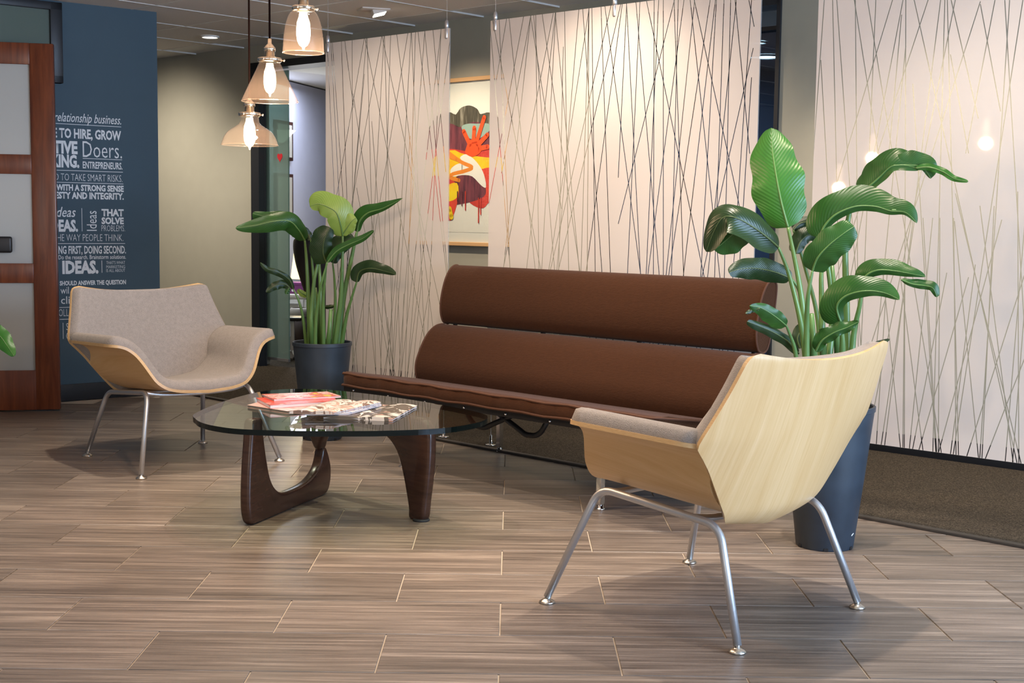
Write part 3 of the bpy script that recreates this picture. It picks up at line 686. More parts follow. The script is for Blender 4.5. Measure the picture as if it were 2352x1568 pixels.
blue = m_cover('cover_blue', [(.05, .10, .28), (.50, .52, .60), (.10, .18, .40), (.70, .66, .62)], 10, 4.2)
opn = m_cover('page_spread', [(.58, .55, .50), (.60, .56, .52), (.08, .065, .05), (.46, .27, .22), (.58, .55, .50)], 8, 7.7)
opn2 = m_cover('page_spread_light', [(.56, .51, .46), (.42, .28, .23), (.58, .54, .50), (.18, .11, .085), (.55, .51, .46), (.48, .10, .08)], 12, 9.1)
MZ = .4002
magazine('magazine lying flat with pale pink cover at the left end of the pile', quad([(568, 931), (660, 945), (800, 926), (640, 911)], MZ+.008), MZ, .010, pink, False, 'pages_dark')
magazine('thick magazine with red cover under the thin orange one on the left stack', quad([(620, 931), (779, 921), (750, 905), (588, 914)], MZ+.022), MZ+.0102, .013, red)
magazine('thin magazine with orange and yellow cover on top of the left stack', quad([(629, 917), (784, 909), (752, 899), (600, 905)], MZ+.030), MZ+.0234, .007, orange)
magazine('open white magazine lying at the right end of the pile near the sofa', quad([(742, 957), (902, 962), (958, 931), (820, 928)], MZ+.008), MZ, .007, opn, True)
magazine('blue-backed magazine fanned under the photo-covered one in the middle of the pile', quad([(700, 952), (800, 951), (877, 930), (770, 928)], MZ+.017), MZ+.0142, .006, blue)
magazine('white photo-covered magazine on top in the middle of the pile', quad([(664, 946), (768, 948), (875, 924), (762, 920)], MZ+.026), MZ+.0204, .006, opn2, True)
magazine('photo-covered magazine sticking out below the middle of the pile towards the camera', quad([(676, 949), (745, 953), (820, 937), (750, 932)], MZ+.012), MZ+.0102, .0038, photo)

# ------------------------------------------------------------------ hanging frosted screens
PSP = Vector((-.09, 6.40, 0))+WN*.02
LINES_A = [(-1.2649,2.0162,-1.2015,1.1628),(-1.2356,2.0449,-1.1625,1.1629),(-1.223,2.0439,-1.1286,1.163),(-1.1486,2.0442,-1.0997,1.1631),(-1.1199,2.045,-1.0482,1.6944),(-1.0612,2.0464,-1.0501,0.2743),(-0.965,2.0477,-1.2064,1.1627),(-0.9465,2.0462,-1.0548,1.2006),(-0.9464,2.0101,-0.7068,1.2126),(-0.9419,2.0459,-0.8656,0.2904),(-0.828,2.0455,-1.0548,1.213),(-0.81,2.047,-0.95,0.283),(-0.8055,2.0407,-0.728,0.2963),(-0.8025,1.9811,-0.54,1.165),(-0.7606,2.0075,-0.8286,0.2937),(-0.7122,2.0478,-0.5307,1.0862),(-0.6292,2.0497,-0.8963,0.9591),(-0.6058,2.0477,-0.7372,0.3202),(-0.5732,2.0508,-0.6123,0.9656),(-0.5936,1.9187,-0.5203,0.8726),(-0.5544,2.0463,-0.3601,0.9715),(-0.5051,2.0479,-0.6498,0.6628),(-0.5051,2.045,-0.3341,0.8787),(-0.4463,2.0486,-0.3476,1.3452),(-0.3882,2.0465,-0.5808,0.8467),(-0.3897,2.0296,-0.4518,0.8748),(-0.3337,1.9455,-0.5203,0.8726),(-1.0531,1.7681,-0.8685,0.9597),(-0.9625,1.8663,-1.052,1.213),(-0.9035,1.6179,-0.7843,0.5942),(-0.6079,1.5324,-0.7281,0.3025),(-1.0236,1.2718,-0.9052,0.86),(-0.9665,1.0318,-0.9689,0.2814),(-0.9231,0.6608,-0.8656,0.2904),(-0.8872,1.0208,-0.8194,0.2945),(-0.7246,1.2046,-0.7553,0.3001),(-0.6749,1.0846,-0.7872,0.2973),(-0.6949,0.7516,-0.674,0.3011),(-0.6502,0.7233,-0.6651,0.3019),(-1.0753,0.8922,-1.0165,0.2962),(-0.7751,0.5947,-0.7281,0.3025),(-0.7564,0.4852,-0.801,0.2961),(-0.5633,0.8473,-0.6205,0.2997),(-0.5114,0.8491,-0.5852,0.2968),(-0.451,0.792,-0.5676,0.2984)]
LINES_B = [(-0.0251,2.0168,0.2872,0.8948),(-0.0383,1.9217,0.0945,0.8884),(0.0064,2.0473,0.0283,1.7581),(0.0524,2.0515,-0.0124,1.7605),(0.0713,2.0498,0.2474,0.9374),(0.16,2.052,0.0887,1.7566),(0.2046,2.05,0.0321,1.3335),(0.2048,2.0418,0.0538,0.8871),(0.2074,2.0497,0.413,1.1653),(0.2378,2.051,0.2789,0.8945),(0.2429,1.9248,0.3753,0.8936),(0.2788,2.0533,0.528,0.8906),(0.3439,2.0512,0.0538,0.8871),(0.3573,2.052,0.2032,0.892),(0.36,2.0477,0.2983,0.8952),(0.3603,2.0357,0.5254,0.8905),(0.4132,2.0547,0.4617,0.8883),(0.4084,1.9018,0.4025,0.8904),(0.4971,2.0567,0.3916,0.89),(0.5204,2.0564,0.658,0.8871),(0.5564,2.0569,0.3425,0.8883),(0.555,2.0061,0.536,0.8868),(0.5565,2.0529,0.5727,0.8881),(0.5729,2.0553,0.6194,0.8857),(0.6252,2.0561,0.7063,0.8888),(0.6478,2.0558,0.8747,0.8869),(0.6712,2.0227,0.3535,0.8887),(0.7326,2.0476,0.4025,0.8904),(0.7425,2.0467,0.5674,0.8879),(0.7686,2.0594,0.7408,1.3039),(0.7688,2.0518,0.8747,0.8869),(0.8196,2.0582,0.9758,0.8867),(0.8412,2.0598,0.8035,0.8863),(0.8772,2.0562,1.2071,0.8952),(0.9174,2.0597,0.9448,0.8856),(0.941,2.0574,0.9063,0.8861),(0.9658,2.0549,0.9986,0.8875),(1.0205,2.0383,0.7459,1.0996),(1.0231,2.0269,1.1046,0.8914),(1.0432,2.0471,1.0419,0.8891),(1.0729,2.0441,0.9159,0.8864),(1.1047,2.0409,1.2873,0.8981),(1.1273,2.0387,1.0137,0.8881),(1.1275,2.0313,1.3884,1.1362),(1.2053,2.0308,1.0278,0.8886),(1.2299,2.0175,1.1046,0.8914),(1.2362,2.0278,1.1936,0.8947),(1.2733,2.024,1.263,0.8972),(1.3057,2.0208,1.3115,0.899),(1.3336,2.018,1.2295,0.896),(1.3272,2.0186,1.4182,1.3932),(1.4058,2.0107,1.3559,0.9449),(1.3932,2.012,1.422,1.9032),(1.4207,1.8182,1.2026,0.895),(1.4162,1.7012,1.3854,0.9678)]
LINES_C = [(1.7362,1.9776,1.7085,1.3329),(1.7297,1.7486,1.7831,1.2233),(1.7724,1.974,1.8229,1.18),(1.7904,1.9722,1.88,1.2016),(1.8692,1.9643,1.907,1.1909),(1.8716,1.9327,2.0039,1.3068),(1.9199,1.9592,2.0917,1.1702),(1.9545,1.9557,1.9502,1.2811),(2.0227,1.9489,1.7908,1.1799),(2.0647,1.9447,1.9531,1.2811),(2.0613,1.8915,2.0287,1.3274),(2.0758,1.9435,2.1057,1.1703),(2.0829,1.7747,2.0422,1.1385),(2.1089,1.9402,2.2881,1.2927),(2.1635,1.9347,1.9504,1.2758),(2.1165,1.6345,2.1708,1.1395),(2.212,1.9299,2.1496,1.248),(2.228,1.9283,2.2401,1.1708),(2.2376,1.9273,2.2837,1.2725),(2.2677,1.9243,2.137,1.1548),(2.258,1.7312,2.3423,1.3721),(2.2519,1.9259,2.3729,1.4957),(2.3616,1.91,2.137,1.1548),(2.362,1.9002,2.4533,1.5168),(2.4148,1.9095,2.3319,1.3724),(2.45,1.906,2.5296,1.172),(2.4675,1.9043,2.4548,1.2707),(2.5145,1.8995,2.434,1.1716),(2.0438,0.9547,2.0254,0.268),(2.111,0.8354,2.0456,0.2674),(2.075,0.6001,2.1253,0.265),(2.1238,0.6102,2.135,0.2662),(2.2161,1.139,2.1611,0.2664),(2.2293,0.6186,2.1741,0.2668),(2.1529,0.6125,2.216,0.266),(2.2833,0.6049,2.1998,0.2683),(2.1783,1.1387,2.2701,0.2651),(2.2441,1.1392,2.2763,0.2659),(2.4023,0.8146,2.2764,0.2647),(2.3861,0.9718,2.3233,0.2659),(2.2966,1.1397,2.345,0.2657),(2.5467,0.8683,2.385,0.2649),(2.3002,1.128,2.4306,0.265),(2.4448,0.8635,2.4431,0.2815),(2.5754,0.629,2.4547,0.2652),(2.5496,0.8685,2.5289,0.2633),(2.4507,0.8637,2.5582,0.2643),(2.5446,0.914,2.5785,0.2641),(2.3951,0.9079,2.5871,0.2653),(2.5699,0.7435,2.5553,0.2639)]

def m_film(name, lines, z0, z1):
    m = bpy.data.materials.new(name); m.use_nodes = True; g = G(m); v = g.coord(); sp = g.add('ShaderNodeSeparateXYZ'); g.lk(v, sp.inputs[0]); Z = sp.outputs[2]; acc = None
    for s0, a, s1, b in lines:
        d = Vector((s1-s0, 0, b-a)).normalized(); nn = Vector((-d.z, 0, d.x)); c = nn.x*s0+nn.z*a
        dt = g.add('ShaderNodeVectorMath', operation='DOT_PRODUCT'); g.lk(v, dt.inputs[0]); dt.inputs[1].default_value = nn
        k = g.math('COMPARE', dt.outputs['Value'], c, .0018)
        top, bot = max(a, b), min(a, b)
        if top > z1-.14: top = 9
        if bot < (1.3 if name != 'film_b' else 1.0) or (name == 'film_b' and 1.64 < bot < 1.76 and top > 1.75): bot = -9
        if name == 'film_c' and top < .95: top += .32
        if top < 9: k = g.math('MULTIPLY', k, g.math('LESS_THAN', Z, top))
        if bot > 0: k = g.math('MULTIPLY', k, g.math('GREATER_THAN', Z, bot))
        acc = k if acc is None else g.math('MAXIMUM', acc, k)
    col = (.79, .75, .725)
    df = g.add('ShaderNodeBsdfDiffuse'); df.inputs[0].default_value = (*col, 1); tl = g.add('ShaderNodeBsdfTranslucent'); tl.inputs[0].default_value = (*col, 1)
    tr = g.add('ShaderNodeBsdfTransparent'); tr.inputs[0].default_value = (.97, .96, .94, 1)
    film = g.mixsh(.05, g.mixsh(.20, df.outputs[0], tl.outputs[0]), tr.outputs[0])
    body = g.mixsh(acc, film, tr.outputs[0])
    fr = g.add('ShaderNodeFresnel'); fr.inputs[0].default_value = 1.42; gl = g.add('ShaderNodeBsdfAnisotropic'); gl.inputs['Roughness'].default_value = .03
    bf = g.add('ShaderNodeNewGeometry').outputs['Backfacing']
    g.lk(g.mixsh(g.math('MULTIPLY', fr.outputs[0], g.math('SUBTRACT', 1, bf)), body, gl.outputs[0]), g.out.inputs[0]); return m
clear_edge = m_glass('acrylic_edge', (.95, .95, .95), .3, .2, ((.85, .84, .82), .35))
def screen(label, s0, s1, z0, z1, lines, film, clamps, anchors):
    t = thing('hanging_screen', label, 'screen', PSP, WA, 'frosted screens hanging on cables')
    v, f = boxv(s0, 0, z0, s1, .007, z1)
    obj('screen_panel', v, f, None, t, mats=[film, clear_edge, M['pane']], fm=[1, 1, 0, 1, 2, 1])
    for s in clamps:
        v, f = lathe([(.0001, z1-.052), (.007, z1-.050), (.0095, z1-.044), (.010, z1-.004), (.0085, z1-.002), (.0085, z1), (.0115, z1+.001), (.0115, z1+.018), (.008, z1+.038), (.004, z1+.042), (.0001, z1+.043)], 16, (s, .0035, 0))
        c = obj('cable_clamp', v, f, M['steel'], t, smooth=True)
        v, f = tube([(s, .0035, z1+.04), (s, .0035, CEIL)], .0011, 6); obj('cable', v, f, M['steel'], t)
    for s in anchors:
        v, f = tube([(s, .0035, z0-.02), (s, .0035, .04)], .0011, 6); obj('cable', v, f, M['steel'], t)
        v, f = lathe([(.0001, .008), (.027, .008), (.028, .011), (.024, .013), (.0075, .014), (.007, .055), (.005, .058), (.0001, .058)], 20, (s, .0035, 0)); obj('floor_anchor', v, f, M['chrome'], t, smooth=True)
        v, f = lathe([(.0001, z0-.03), (.006, z0-.03), (.008, z0-.02), (.008, z0+.03), (.0001, z0+.031)], 14, (s, .0035, 0)); obj('cable_clamp', v, f, M['steel'], t, smooth=True)
def stretch(L, hi):   # the repeat of the grass graphic past the frame edge
    rnd = random.Random(3); out = list(L)
    for _ in range(26):
        a = rnd.uniform(2.75, 3.25); out.append((a, 2.02, a+rnd.uniform(-.16, .16), .27))
    return out
screen('left frosted screen with clear grass lines behind the potted plant and the sofa arm end', -1.28, -.328, .273, 2.049, LINES_A, m_film('film_a', LINES_A, .273, 2.049), (-1.265, -.352), (-1.265, -.352))
screen('middle frosted screen with dense clear grass lines, directly behind the sofa', -.05, 1.452, .273, 2.059, LINES_B, m_film('film_b', LINES_B, .273, 2.059), (-.022, .70, 1.42), (-.022, 1.42))
screen('right frosted screen with grass lines and bulb reflections, behind the tall plant', 1.712, 3.22, .268, 2.059, LINES_C, m_film('film_c', stretch(LINES_C, 3.2), .268, 2.059), (1.74, 2.46, 3.19), (3.19,))

# ------------------------------------------------------------------ framed print on the back wall
PA0, PA1, PZ0, PZ1 = -3.285, -2.418, .945, 1.985
pic = thing('framed_print', 'wood-framed abstract print in black, red and yellow on the back wall', 'picture', W0, WA)
wd = mat('maple_frame', (.62, .38, .18), .45)
for nm, lo, hi in (('frame_rail', (PA0, -.035, PZ1-.024), (PA1, -.001, PZ1)), ('frame_rail', (PA0, -.035, PZ0), (PA1, -.001, PZ0+.024)), ('frame_stile', (PA0, -.035, PZ0+.024), (PA0+.02, -.001, PZ1-.024)), ('frame_stile', (PA1-.02, -.035, PZ0+.024), (PA1, -.001, PZ1-.024))): box(nm, lo, hi, wd, pic, .002, 1)
box('mat_board', (PA0+.018, -.014, PZ0+.022), (PA1-.018, -.004, PZ1-.022), mat('mat_white', (.80, .77, .73), .9), pic)
box('print_sheet', (PA0+.07, -.0155, PZ0+.085), (PA1-.07, -.0142, PZ1-.085), mat('print_paper', (.82, .78, .73), .9), pic)
def wallpx(px, py): 
    d = RT*((px-1176)/FPX)+DN*((py-784)/FPX)+FW; k = (W0-WN*.016-Vector((0, 0, CAMZ))).dot(WN)/d.dot(WN); p = Vector((0, 0, CAMZ))+d*k; return (p-W0).dot(WD), p.z
def m_ink(name, stops, scale=(26, 1, 3)):
    m = mat(name, stops[0][1], .7); g = G(m); v = g.coord(); g.color(g.ramp(g.noise(g.mapping(v, scale), 1, 4, .7), stops)); return m
_lay = [0]
def ink(name, pts, m, seg=4, closed=True):
    _lay[0] += 1; y = -.0157-.00025*_lay[0]
    P = smooth_path([Vector((*wallpx(*p), 0)) for p in pts], seg, True) if seg else [Vector((*wallpx(*p), 0)) for p in pts]
    bm = bmesh.new(); vs = [bm.verts.new((p.x, y, p.y)) for p in P]; fc = bm.faces.new(vs); bmesh.ops.triangulate(bm, faces=[fc])
    me = bpy.data.meshes.new(name); bm.to_mesh(me); bm.free(); me.materials.append(m); o = bpy.data.objects.new(name, me); COL.objects.link(o); o.parent = pic
def stroke(name, pts, r, m):
    _lay[0] += 1; y = -.0157-.00025*_lay[0]
    P = smooth_path([Vector((*wallpx(*p), 0)) for p in pts], 5); L = []; R = []
    for i, p in enumerate(P):
        t = (P[min(i+1, len(P)-1)]-P[max(i-1, 0)]).normalized(); n = Vector((-t.y, t.x, 0)); L.append(p+n*r); R.append(p-n*r)
    V = [(p.x, y, p.y) for p in L]+[(p.x, y, p.y) for p in R]; k = len(P); F = [(i, i+1, k+i+1, k+i) for i in range(k-1)]
    for e, s in ((0, 1), (k-1, -1)):
        c = P[e]; b = len(V); V += [(c.x+r*cos(2*pi*q/14), y, c.y+r*sin(2*pi*q/14)) for q in range(14)]; F.append(tuple(range(b, b+14)))
    obj(name, V, F, m, pic)
inkK = m_ink('ink_black', [(.3, (.03, .025, .02)), (.52, (.10, .085, .06)), (.7, (.50, .45, .38))]); inkP = m_ink('ink_plum', [(.35, (.06, .015, .03)), (.6, (.22, .05, .07))]); inkR = m_ink('ink_red', [(.3, (.50, .03, .03)), (.6, (.75, .07, .04))], (6, 1, 6))
inkO = mat('ink_vermilion', (.85, .085, .012), .7); inkY = m_ink('ink_yellow', [(.35, (.85, .45, .01)), (.6, (.9, .66, .02))], (5, 1, 5)); inkG = mat('ink_orange', (.80, .25, .03), .7); inkW = mat('ink_paper', (.82, .78, .73), .9); inkT = mat('ink_teal', (.30, .42, .38), .8)
ink('cloud', [(985, 300), (1000, 270), (1020, 258), (1035, 258), (1047, 263), (1058, 248), (1078, 242), (1096, 250), (1104, 262), (1122, 258), (1145, 270), (1152, 300), (1130, 340), (1000, 345)], inkK)
ink('wash', [(985, 300), (1010, 282), (1040, 285), (1055, 292), (1085, 280), (1118, 284), (1150, 300), (1150, 350), (1060, 350), (985, 350)], inkP)
ink('wash', [(1060, 292), (1075, 284), (1095, 284), (1122, 284), (1124, 300), (1100, 318), (1075, 316)], inkT)
ink('band', [(985, 345), (1040, 342), (1090, 350), (1152, 338), (1152, 372), (1090, 380), (985, 372)], inkR, 3)
ink('band', [(985, 372), (1035, 345), (1060, 352), (1090, 358), (1125, 362), (1152, 362), (1152, 395), (1100, 398), (985, 420)], inkY, 3)
ink('red_field', [(1062, 420), (1100, 390), (1150, 388), (1152, 440), (1125, 462), (1110, 478), (1088, 472), (1072, 458), (1055, 440)], inkR, 3)
ink('dark_pool', [(1030, 430), (1050, 405), (1080, 398), (1110, 420), (1116, 445), (1095, 460), (1050, 470), (1030, 470)], inkP, 3)
ink('left_field', [(985, 410), (1030, 410), (1050, 425), (1054, 450), (1040, 500), (1030, 506), (985, 500)], inkR, 3)
ink('yellow_pool', [(1022, 430), (1050, 420), (1052, 450), (1035, 462), (1020, 458)], inkY, 3)
ink('white_shape', [(1057, 362), (1070, 354), (1085, 362), (1100, 378), (1112, 400), (1117, 430), (1105, 425), (1085, 405), (1062, 402), (1040, 405), (1035, 390), (1048, 378), (1064, 372)], inkW, 3)
stroke('brush_line', [(1030, 350), (1060, 372), (1085, 384), (1070, 392), (1040, 400), (1036, 408), (1055, 414)], .012, inkG)
stroke('brush_line', [(1020, 340), (1028, 356), (1050, 366)], .012, inkG)
ink('palm', [(1072, 338), (1080, 322), (1098, 320), (1106, 332), (1104, 350), (1086, 360), (1070, 352)], inkO, 3)
for a in ([(1066, 302), (1082, 336)], [(1090, 294), (1088, 330)], [(1113, 270), (1094, 330)], [(1120, 310), (1096, 336)], [(1121, 337), (1098, 342)]): stroke('finger', a, .0155, inkO)
for x, y0, y1, m in ((1062, 440, 472, inkP), (1070, 440, 482, inkR), (1100, 455, 511, inkR), (1105, 455, 492, inkR), (1052, 440, 462, inkP)): stroke('drip', [(x, y0), (x, y1)], .004, m)
stroke('drip', [(1034, 480), (1038, 498)], .018, inkY)
box('glazing', (PA0+.02, -.0265, PZ0+.024), (PA1-.02, -.0255, PZ1-.024), M['pane'], pic)

# ------------------------------------------------------------------ pendant lamps
def pendant(label, px, rim_y, Y, prof, col_y, sock):
    k = Y/FPX; p = at(px, rim_y, Y); x, y, zr = p
    t = thing('pendant_lamp', label, 'lamp', (x, y, 0), 0, 'glass pendant lamps')
    Z = lambda py: zr+(rim_y-py)*k
    P = smooth_path([(r*k, Z(py), 0) for r, py in prof], 5); P = [(q.x, q.y) for q in P]
    v, f = lathe(P, 48); sh = obj('glass_shade', v, f, M['shade_glass'], t, smooth=True)
    v, f = tube([(P[0][0]*cos(2*pi*i/48), P[0][0]*sin(2*pi*i/48), P[0][1]) for i in range(49)], .0016, 6, False); obj('rim', v, f, M['shade_glass'], sh, smooth=True)
    r0, ya, yb = col_y
    v, f = lathe([(.0001, Z(yb)+.001), (r0*k, Z(yb)), (r0*k*1.04, Z(yb)-.003), (r0*k*1.04, Z(ya)+.003), (r0*k*.96, Z(ya)), (r0*k*.5, Z(ya)), (.0001, Z(ya))], 28); g_ = obj('shade_holder', v, f, M['brass'], t, smooth=True)
    for i in range(3):
        w = 2*pi*i/3+.25; zc = (Z(ya)+Z(yb))/2; a = Vector((cos(w), sin(w), 0)); v, f = tube([a*(r0*k)+Vector((0, 0, zc)), a*(r0*k+.006)+Vector((0, 0, zc)), a*(r0*k+.007)+Vector((0, 0, zc)), a*(r0*k+.011)+Vector((0, 0, zc))], [.0022, .0022, .0042, .0038], 8); obj('thumb_screw', v, f, M['brass'], g_, smooth=True)
    rs, y1, y2, y3 = sock     # socket radius px; y of socket bottom, shoulder, cap top
    v, f = lathe([(.0001, Z(y1)), (rs*k, Z(y1)), (rs*k, Z(y1)+.6*(Z(y2)-Z(y1))), (rs*k*1.22, Z(y1)+.62*(Z(y2)-Z(y1))), (rs*k*1.22, Z(y2)-.004), (rs*k*.8, Z(y2)+.004), (rs*k*.42, Z(y2)+.010), (rs*k*.40, Z(y3)), (.0001, Z(y3)+.001)], 24); obj('socket', v, f, M['brass'], t, smooth=True)
    v, f = tube([(0, 0, Z(y3)-.004), (0, 0, CEIL)], .0033, 8); obj('cord', v, f, M['cord'], t, smooth=True)
    v, f = lathe([(.0001, CEIL-.022), (.05, CEIL-.02), (.06, CEIL-.006), (.06, CEIL-.0055)], 28); obj('canopy', v, f, M['brass'], t, smooth=True)
    bz = Z(ya)-.004
    v, f = lathe([(.011, bz), (.0125, bz-.012), (.018, bz-.028), (.0195, bz-.045), (.0200, bz-.060), (.0175, bz-.078), (.012, bz-.090), (.004, bz-.096), (.0025, bz-.104), (.0001, bz-.106)], 22); bb = obj('bulb', v, f, M['bulb'], t, smooth=True)
    l = bpy.data.lights.new('bulb_lamp', 'POINT'); l.energy = 15; l.color = (1, .66, .40); l.shadow_soft_size = .03; lo = bpy.data.objects.new('bulb_lamp', l); COL.objects.link(lo); lo.location = (x, y, bz-.13)
    return t
pendant('lowest glass pendant, wide flared shade, leftmost of the three', 573.5, 333, 4.45, [(64, 333), (62, 327), (57.5, 315), (49, 303), (36, 294), (25.5, 287), (21.5, 280), (20.5, 269)], (24, 269, 260), (10.5, 260, 238, 228))
pendant('middle glass pendant with straight cone shade', 620, 233, 4.30, [(63.5, 233), (62.5, 229), (44, 190), (31, 163), (25, 150), (21, 145)], (26.5, 145, 136), (11, 136, 111, 93))
pendant('highest glass pendant with bell shade, cut by the top edge', 697, 121, 3.75, [(46.5, 121), (46, 110), (44.5, 88), (41, 64), (36, 46), (30, 34), (24, 28)], (25, 28, 18), (11.5, 18, -8, -26))
# ------------------------------------------------------------------ potted plants
def pot(name, label, c, r0, r1, h, parent=None):
    t = thing(name, label, 'plant', c)
    v, f = lathe([(.0001, .002), (r0*.97, .0), (r0, .004), (r0+(r1-r0)*.5, h*.5), (r1-.004, h-.02), (r1, h-.018), (r1, h-.002), (r1-.003, h), (r1-.009, h-.002), (r1-.011, h-.05), (r0*.5, h-.052)], 48); p = obj('pot', v, f, M['pot'], t, smooth=True); p.data.set_sharp_from_angle(angle=radians(40))
    for i in range(6):
        w = 2*pi*i/6+.35; o = box('drain_notch', (-.007, -.003, .001), (.007, .0015, .012), M['black'], p); o.location = ((r0+.0005)*cos(w), (r0+.0005)*sin(w), 0); o.rotation_euler = (0, 0, w-pi/2)
    v, f = lathe([(r1-.009, h-.052), (r1*.6, h-.036), (.0001, h-.034)], 24); v = [x+Vector((0, 0, random.uniform(-.004, .006))) for x in v]; obj('soil', v, f, M['soil'], t, smooth=True)
    return t
def leaf(t, mid, wl, wr, fold=(.25, .25), m='leaf', prof=(.42, .62), wave=.05, petiole=None, pr=.006, twist=0.0, seed=0):
    """mid: (px, py, Y) points base->tip; wl / wr: widest half-blade in photo px; fold: how far each half bends away from the viewer (radians)"""
    o = t.location; rnd = random.Random(seed+len(mid)*7+int(mid[0][0]))
    P = smooth_path([at(*q) for q in mid], 8); n = len(P); L = [0]
    for a, b in zip(P, P[1:]): L.append(L[-1]+(b-a).length)
    L = [x/L[-1] for x in L]; nv = 7; V = []; F = []; UV = []
    ka, kb = prof; pk = (ka/(ka+kb))**ka*(kb/(ka+kb))**kb; ph = rnd.uniform(0, 6)
    for i in range(n):
        T = (P[min(i+1, n-1)]-P[max(i-1, 0)]).normalized(); view = (P[i]-Vector((0, 0, CAMZ))).normalized(); lat = T.cross(view).normalized(); aw = lat.cross(T).normalized()
        if aw.dot(view) < 0: aw = -aw
        w = max(L[i], 1e-4)**ka*max(1-L[i], 1e-4)**kb/pk; kk = P[i].y/FPX
        for j in range(-nv, nv+1):
            u = j/nv; s = 1 if u >= 0 else -1; W_ = (wr if s > 0 else wl)*kk*w*(1+wave*sin(L[i]*17+ph+s)*abs(u)); fo = (fold[1] if s > 0 else fold[0])
            th = fo*(abs(u)*.7+.3)+twist*L[i]
            V.append(P[i]-o+lat*(s*abs(u)*W_*cos(th))+aw*(abs(u)*W_*sin(th)+.006*wave*8*sin(L[i]*23+ph*s)*abs(u)**2)); UV.append((L[i], u))
    k = 2*nv+1
    for i in range(n-1):
        for j in range(k-1): F.append((i*k+j, i*k+j+1, (i+1)*k+j+1, (i+1)*k+j))
    lf = obj('leaf', V, F, M[m], t, smooth=True, uv=UV)
    r = [max(.0012, pr*.62*(1-.85*x)) for x in L]; vv, ff = tube([p-o for p in P], r, 8); obj('midrib', vv, ff, M['stem'] if m != 'leaf_shaded' else M['leaf_shaded'], lf, smooth=True)
    if petiole:
        Q = smooth_path([at(*q) for q in petiole]+[P[0]], 8); nq = len(Q); rr = [pr*(1.9-1.15*(i/(nq-1))) for i in range(nq)]
        vv, ff = tube([q-o for q in Q], rr, 10); obj('stalk', vv, ff, M['stem'], t, smooth=True)
    return lf
R0 = pot('potted_plant', 'tall broad-leaved plant in dark blue pot behind the near chair and right sofa end', (1.10, 4.515, 0), .098, .156, .495)
YR_ = 4.515
def rl(mid, wl, wr, **k):
    if 'petiole' in k: k['petiole'] = [(x, y, YR_+d) for x, y, d in k['petiole']]
    leaf(R0, [(x, y, YR_+d) for x, y, d in mid], wl, wr, **k)
rl([(1810, 522, -.02), (1796, 470, -.02), (1784, 410, -.01), (1774, 345, .02), (1772, 294, .05)], 62, 63, fold=(.25, .35), m='leaf_lit', prof=(.36, .50), wave=.07, petiole=[(1858, 830, -.02), (1848, 740, -.03), (1834, 640, -.03)], pr=.0075)
rl([(1788, 568, -.10), (1762, 545, -.13), (1728, 520, -.16), (1690, 500, -.18), (1660, 500, -.17), (1638, 535, -.15), (1622, 578, -.13)], 40, 42, fold=(.75, -.5), m='leaf_shaded', prof=(.35, .45), petiole=[(1853, 840, -.05), (1838, 735, -.07), (1812, 630, -.08)])
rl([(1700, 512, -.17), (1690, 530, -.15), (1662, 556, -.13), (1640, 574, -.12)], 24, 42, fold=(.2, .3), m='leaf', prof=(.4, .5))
rl([(1818, 640, .06), (1780, 625, .03), (1735, 616, -.01), (1700, 618, -.03), (1674, 626, -.04)], 27, 28, fold=(.3, .3), m='leaf_shaded', prof=(.32, .36), petiole=[(1862, 830, .05), (1850, 735, .06), (1836, 670, .07)], pr=.005)
rl([(1968, 440, .10), (1995, 428, .08), (2022, 405, .06), (2048, 382, .04), (2080, 380, .03), (2112, 388, .02)], 14, 46, fold=(-.3, .5), m='leaf', prof=(.3, .35), petiole=[(1945, 830, .08), (1944, 700, .09), (1942, 560, .10), (1955, 470, .10)], pr=.0075)
rl([(2052, 380, .04), (2085, 379, .03), (2118, 384, .02), (2138, 410, .01)], 6, 34, fold=(0, .25), m='leaf', prof=(.35, .4))
rl([(2104, 386, .02), (2134, 384, .0), (2165, 394, -.02), (2192, 410, -.04), (2224, 417, -.06)], 8, 9, fold=(.2, .2), m='leaf_lit', prof=(.25, .4))
rl([(1884, 548, .06), (1893, 520, .05), (1920, 492, .03), (1965, 474, .01), (2010, 474, -.01), (2045, 484, -.03), (2080, 488, -.05), (2106, 512, -.06)], 14, 52, fold=(.3, .35), m='leaf', prof=(.28, .62), petiole=[(1902, 840, .03), (1912, 720, .05), (1900, 600, .06)], pr=.007)
rl([(2048, 482, -.03), (2072, 484, -.04), (2104, 500, -.05)], 4, 8, fold=(.1, .2), m='leaf', prof=(.4, .4))
rl([(1866, 622, -.16), (1878, 592, -.18), (1905, 562, -.20), (1938, 536, -.21), (1962, 520, -.21)], 40, 36, fold=(.15, .25), m='leaf', prof=(.22, .26), petiole=[(1852, 840, -.10), (1853, 740, -.12), (1856, 680, -.15)], pr=.006)
rl([(1822, 528, .14), (1840, 512, .15), (1862, 512, .15), (1880, 528, .15)], 14, 14, fold=(.4, .4), m='leaf_shaded', prof=(.3, .3), petiole=[(1885, 840, .1), (1876, 720, .13), (1845, 600, .14)], pr=.005)
rl([(1828, 582, .10), (1838, 556, .11), (1858, 540, .12), (1886, 548, .12)], 16, 24, fold=(.3, .3), m='leaf_shaded', prof=(.3, .35))
rl([(1980, 655, .02), (1990, 632, .0), (2018, 620, -.02), (2055, 622, -.04), (2090, 628, -.06), (2126, 635, -.07)], 13, 30, fold=(.4, .4), m='leaf', prof=(.28, .6), petiole=[(1955, 830, .05), (1962, 760, .05), (1975, 700, .03)], pr=.0065)
rl([(2070, 642, -.05), (2095, 652, -.06), (2125, 656, -.07), (2143, 662, -.08), (2152, 682, -.08)], 9, 15, fold=(.3, .4), m='leaf', prof=(.5, .35))
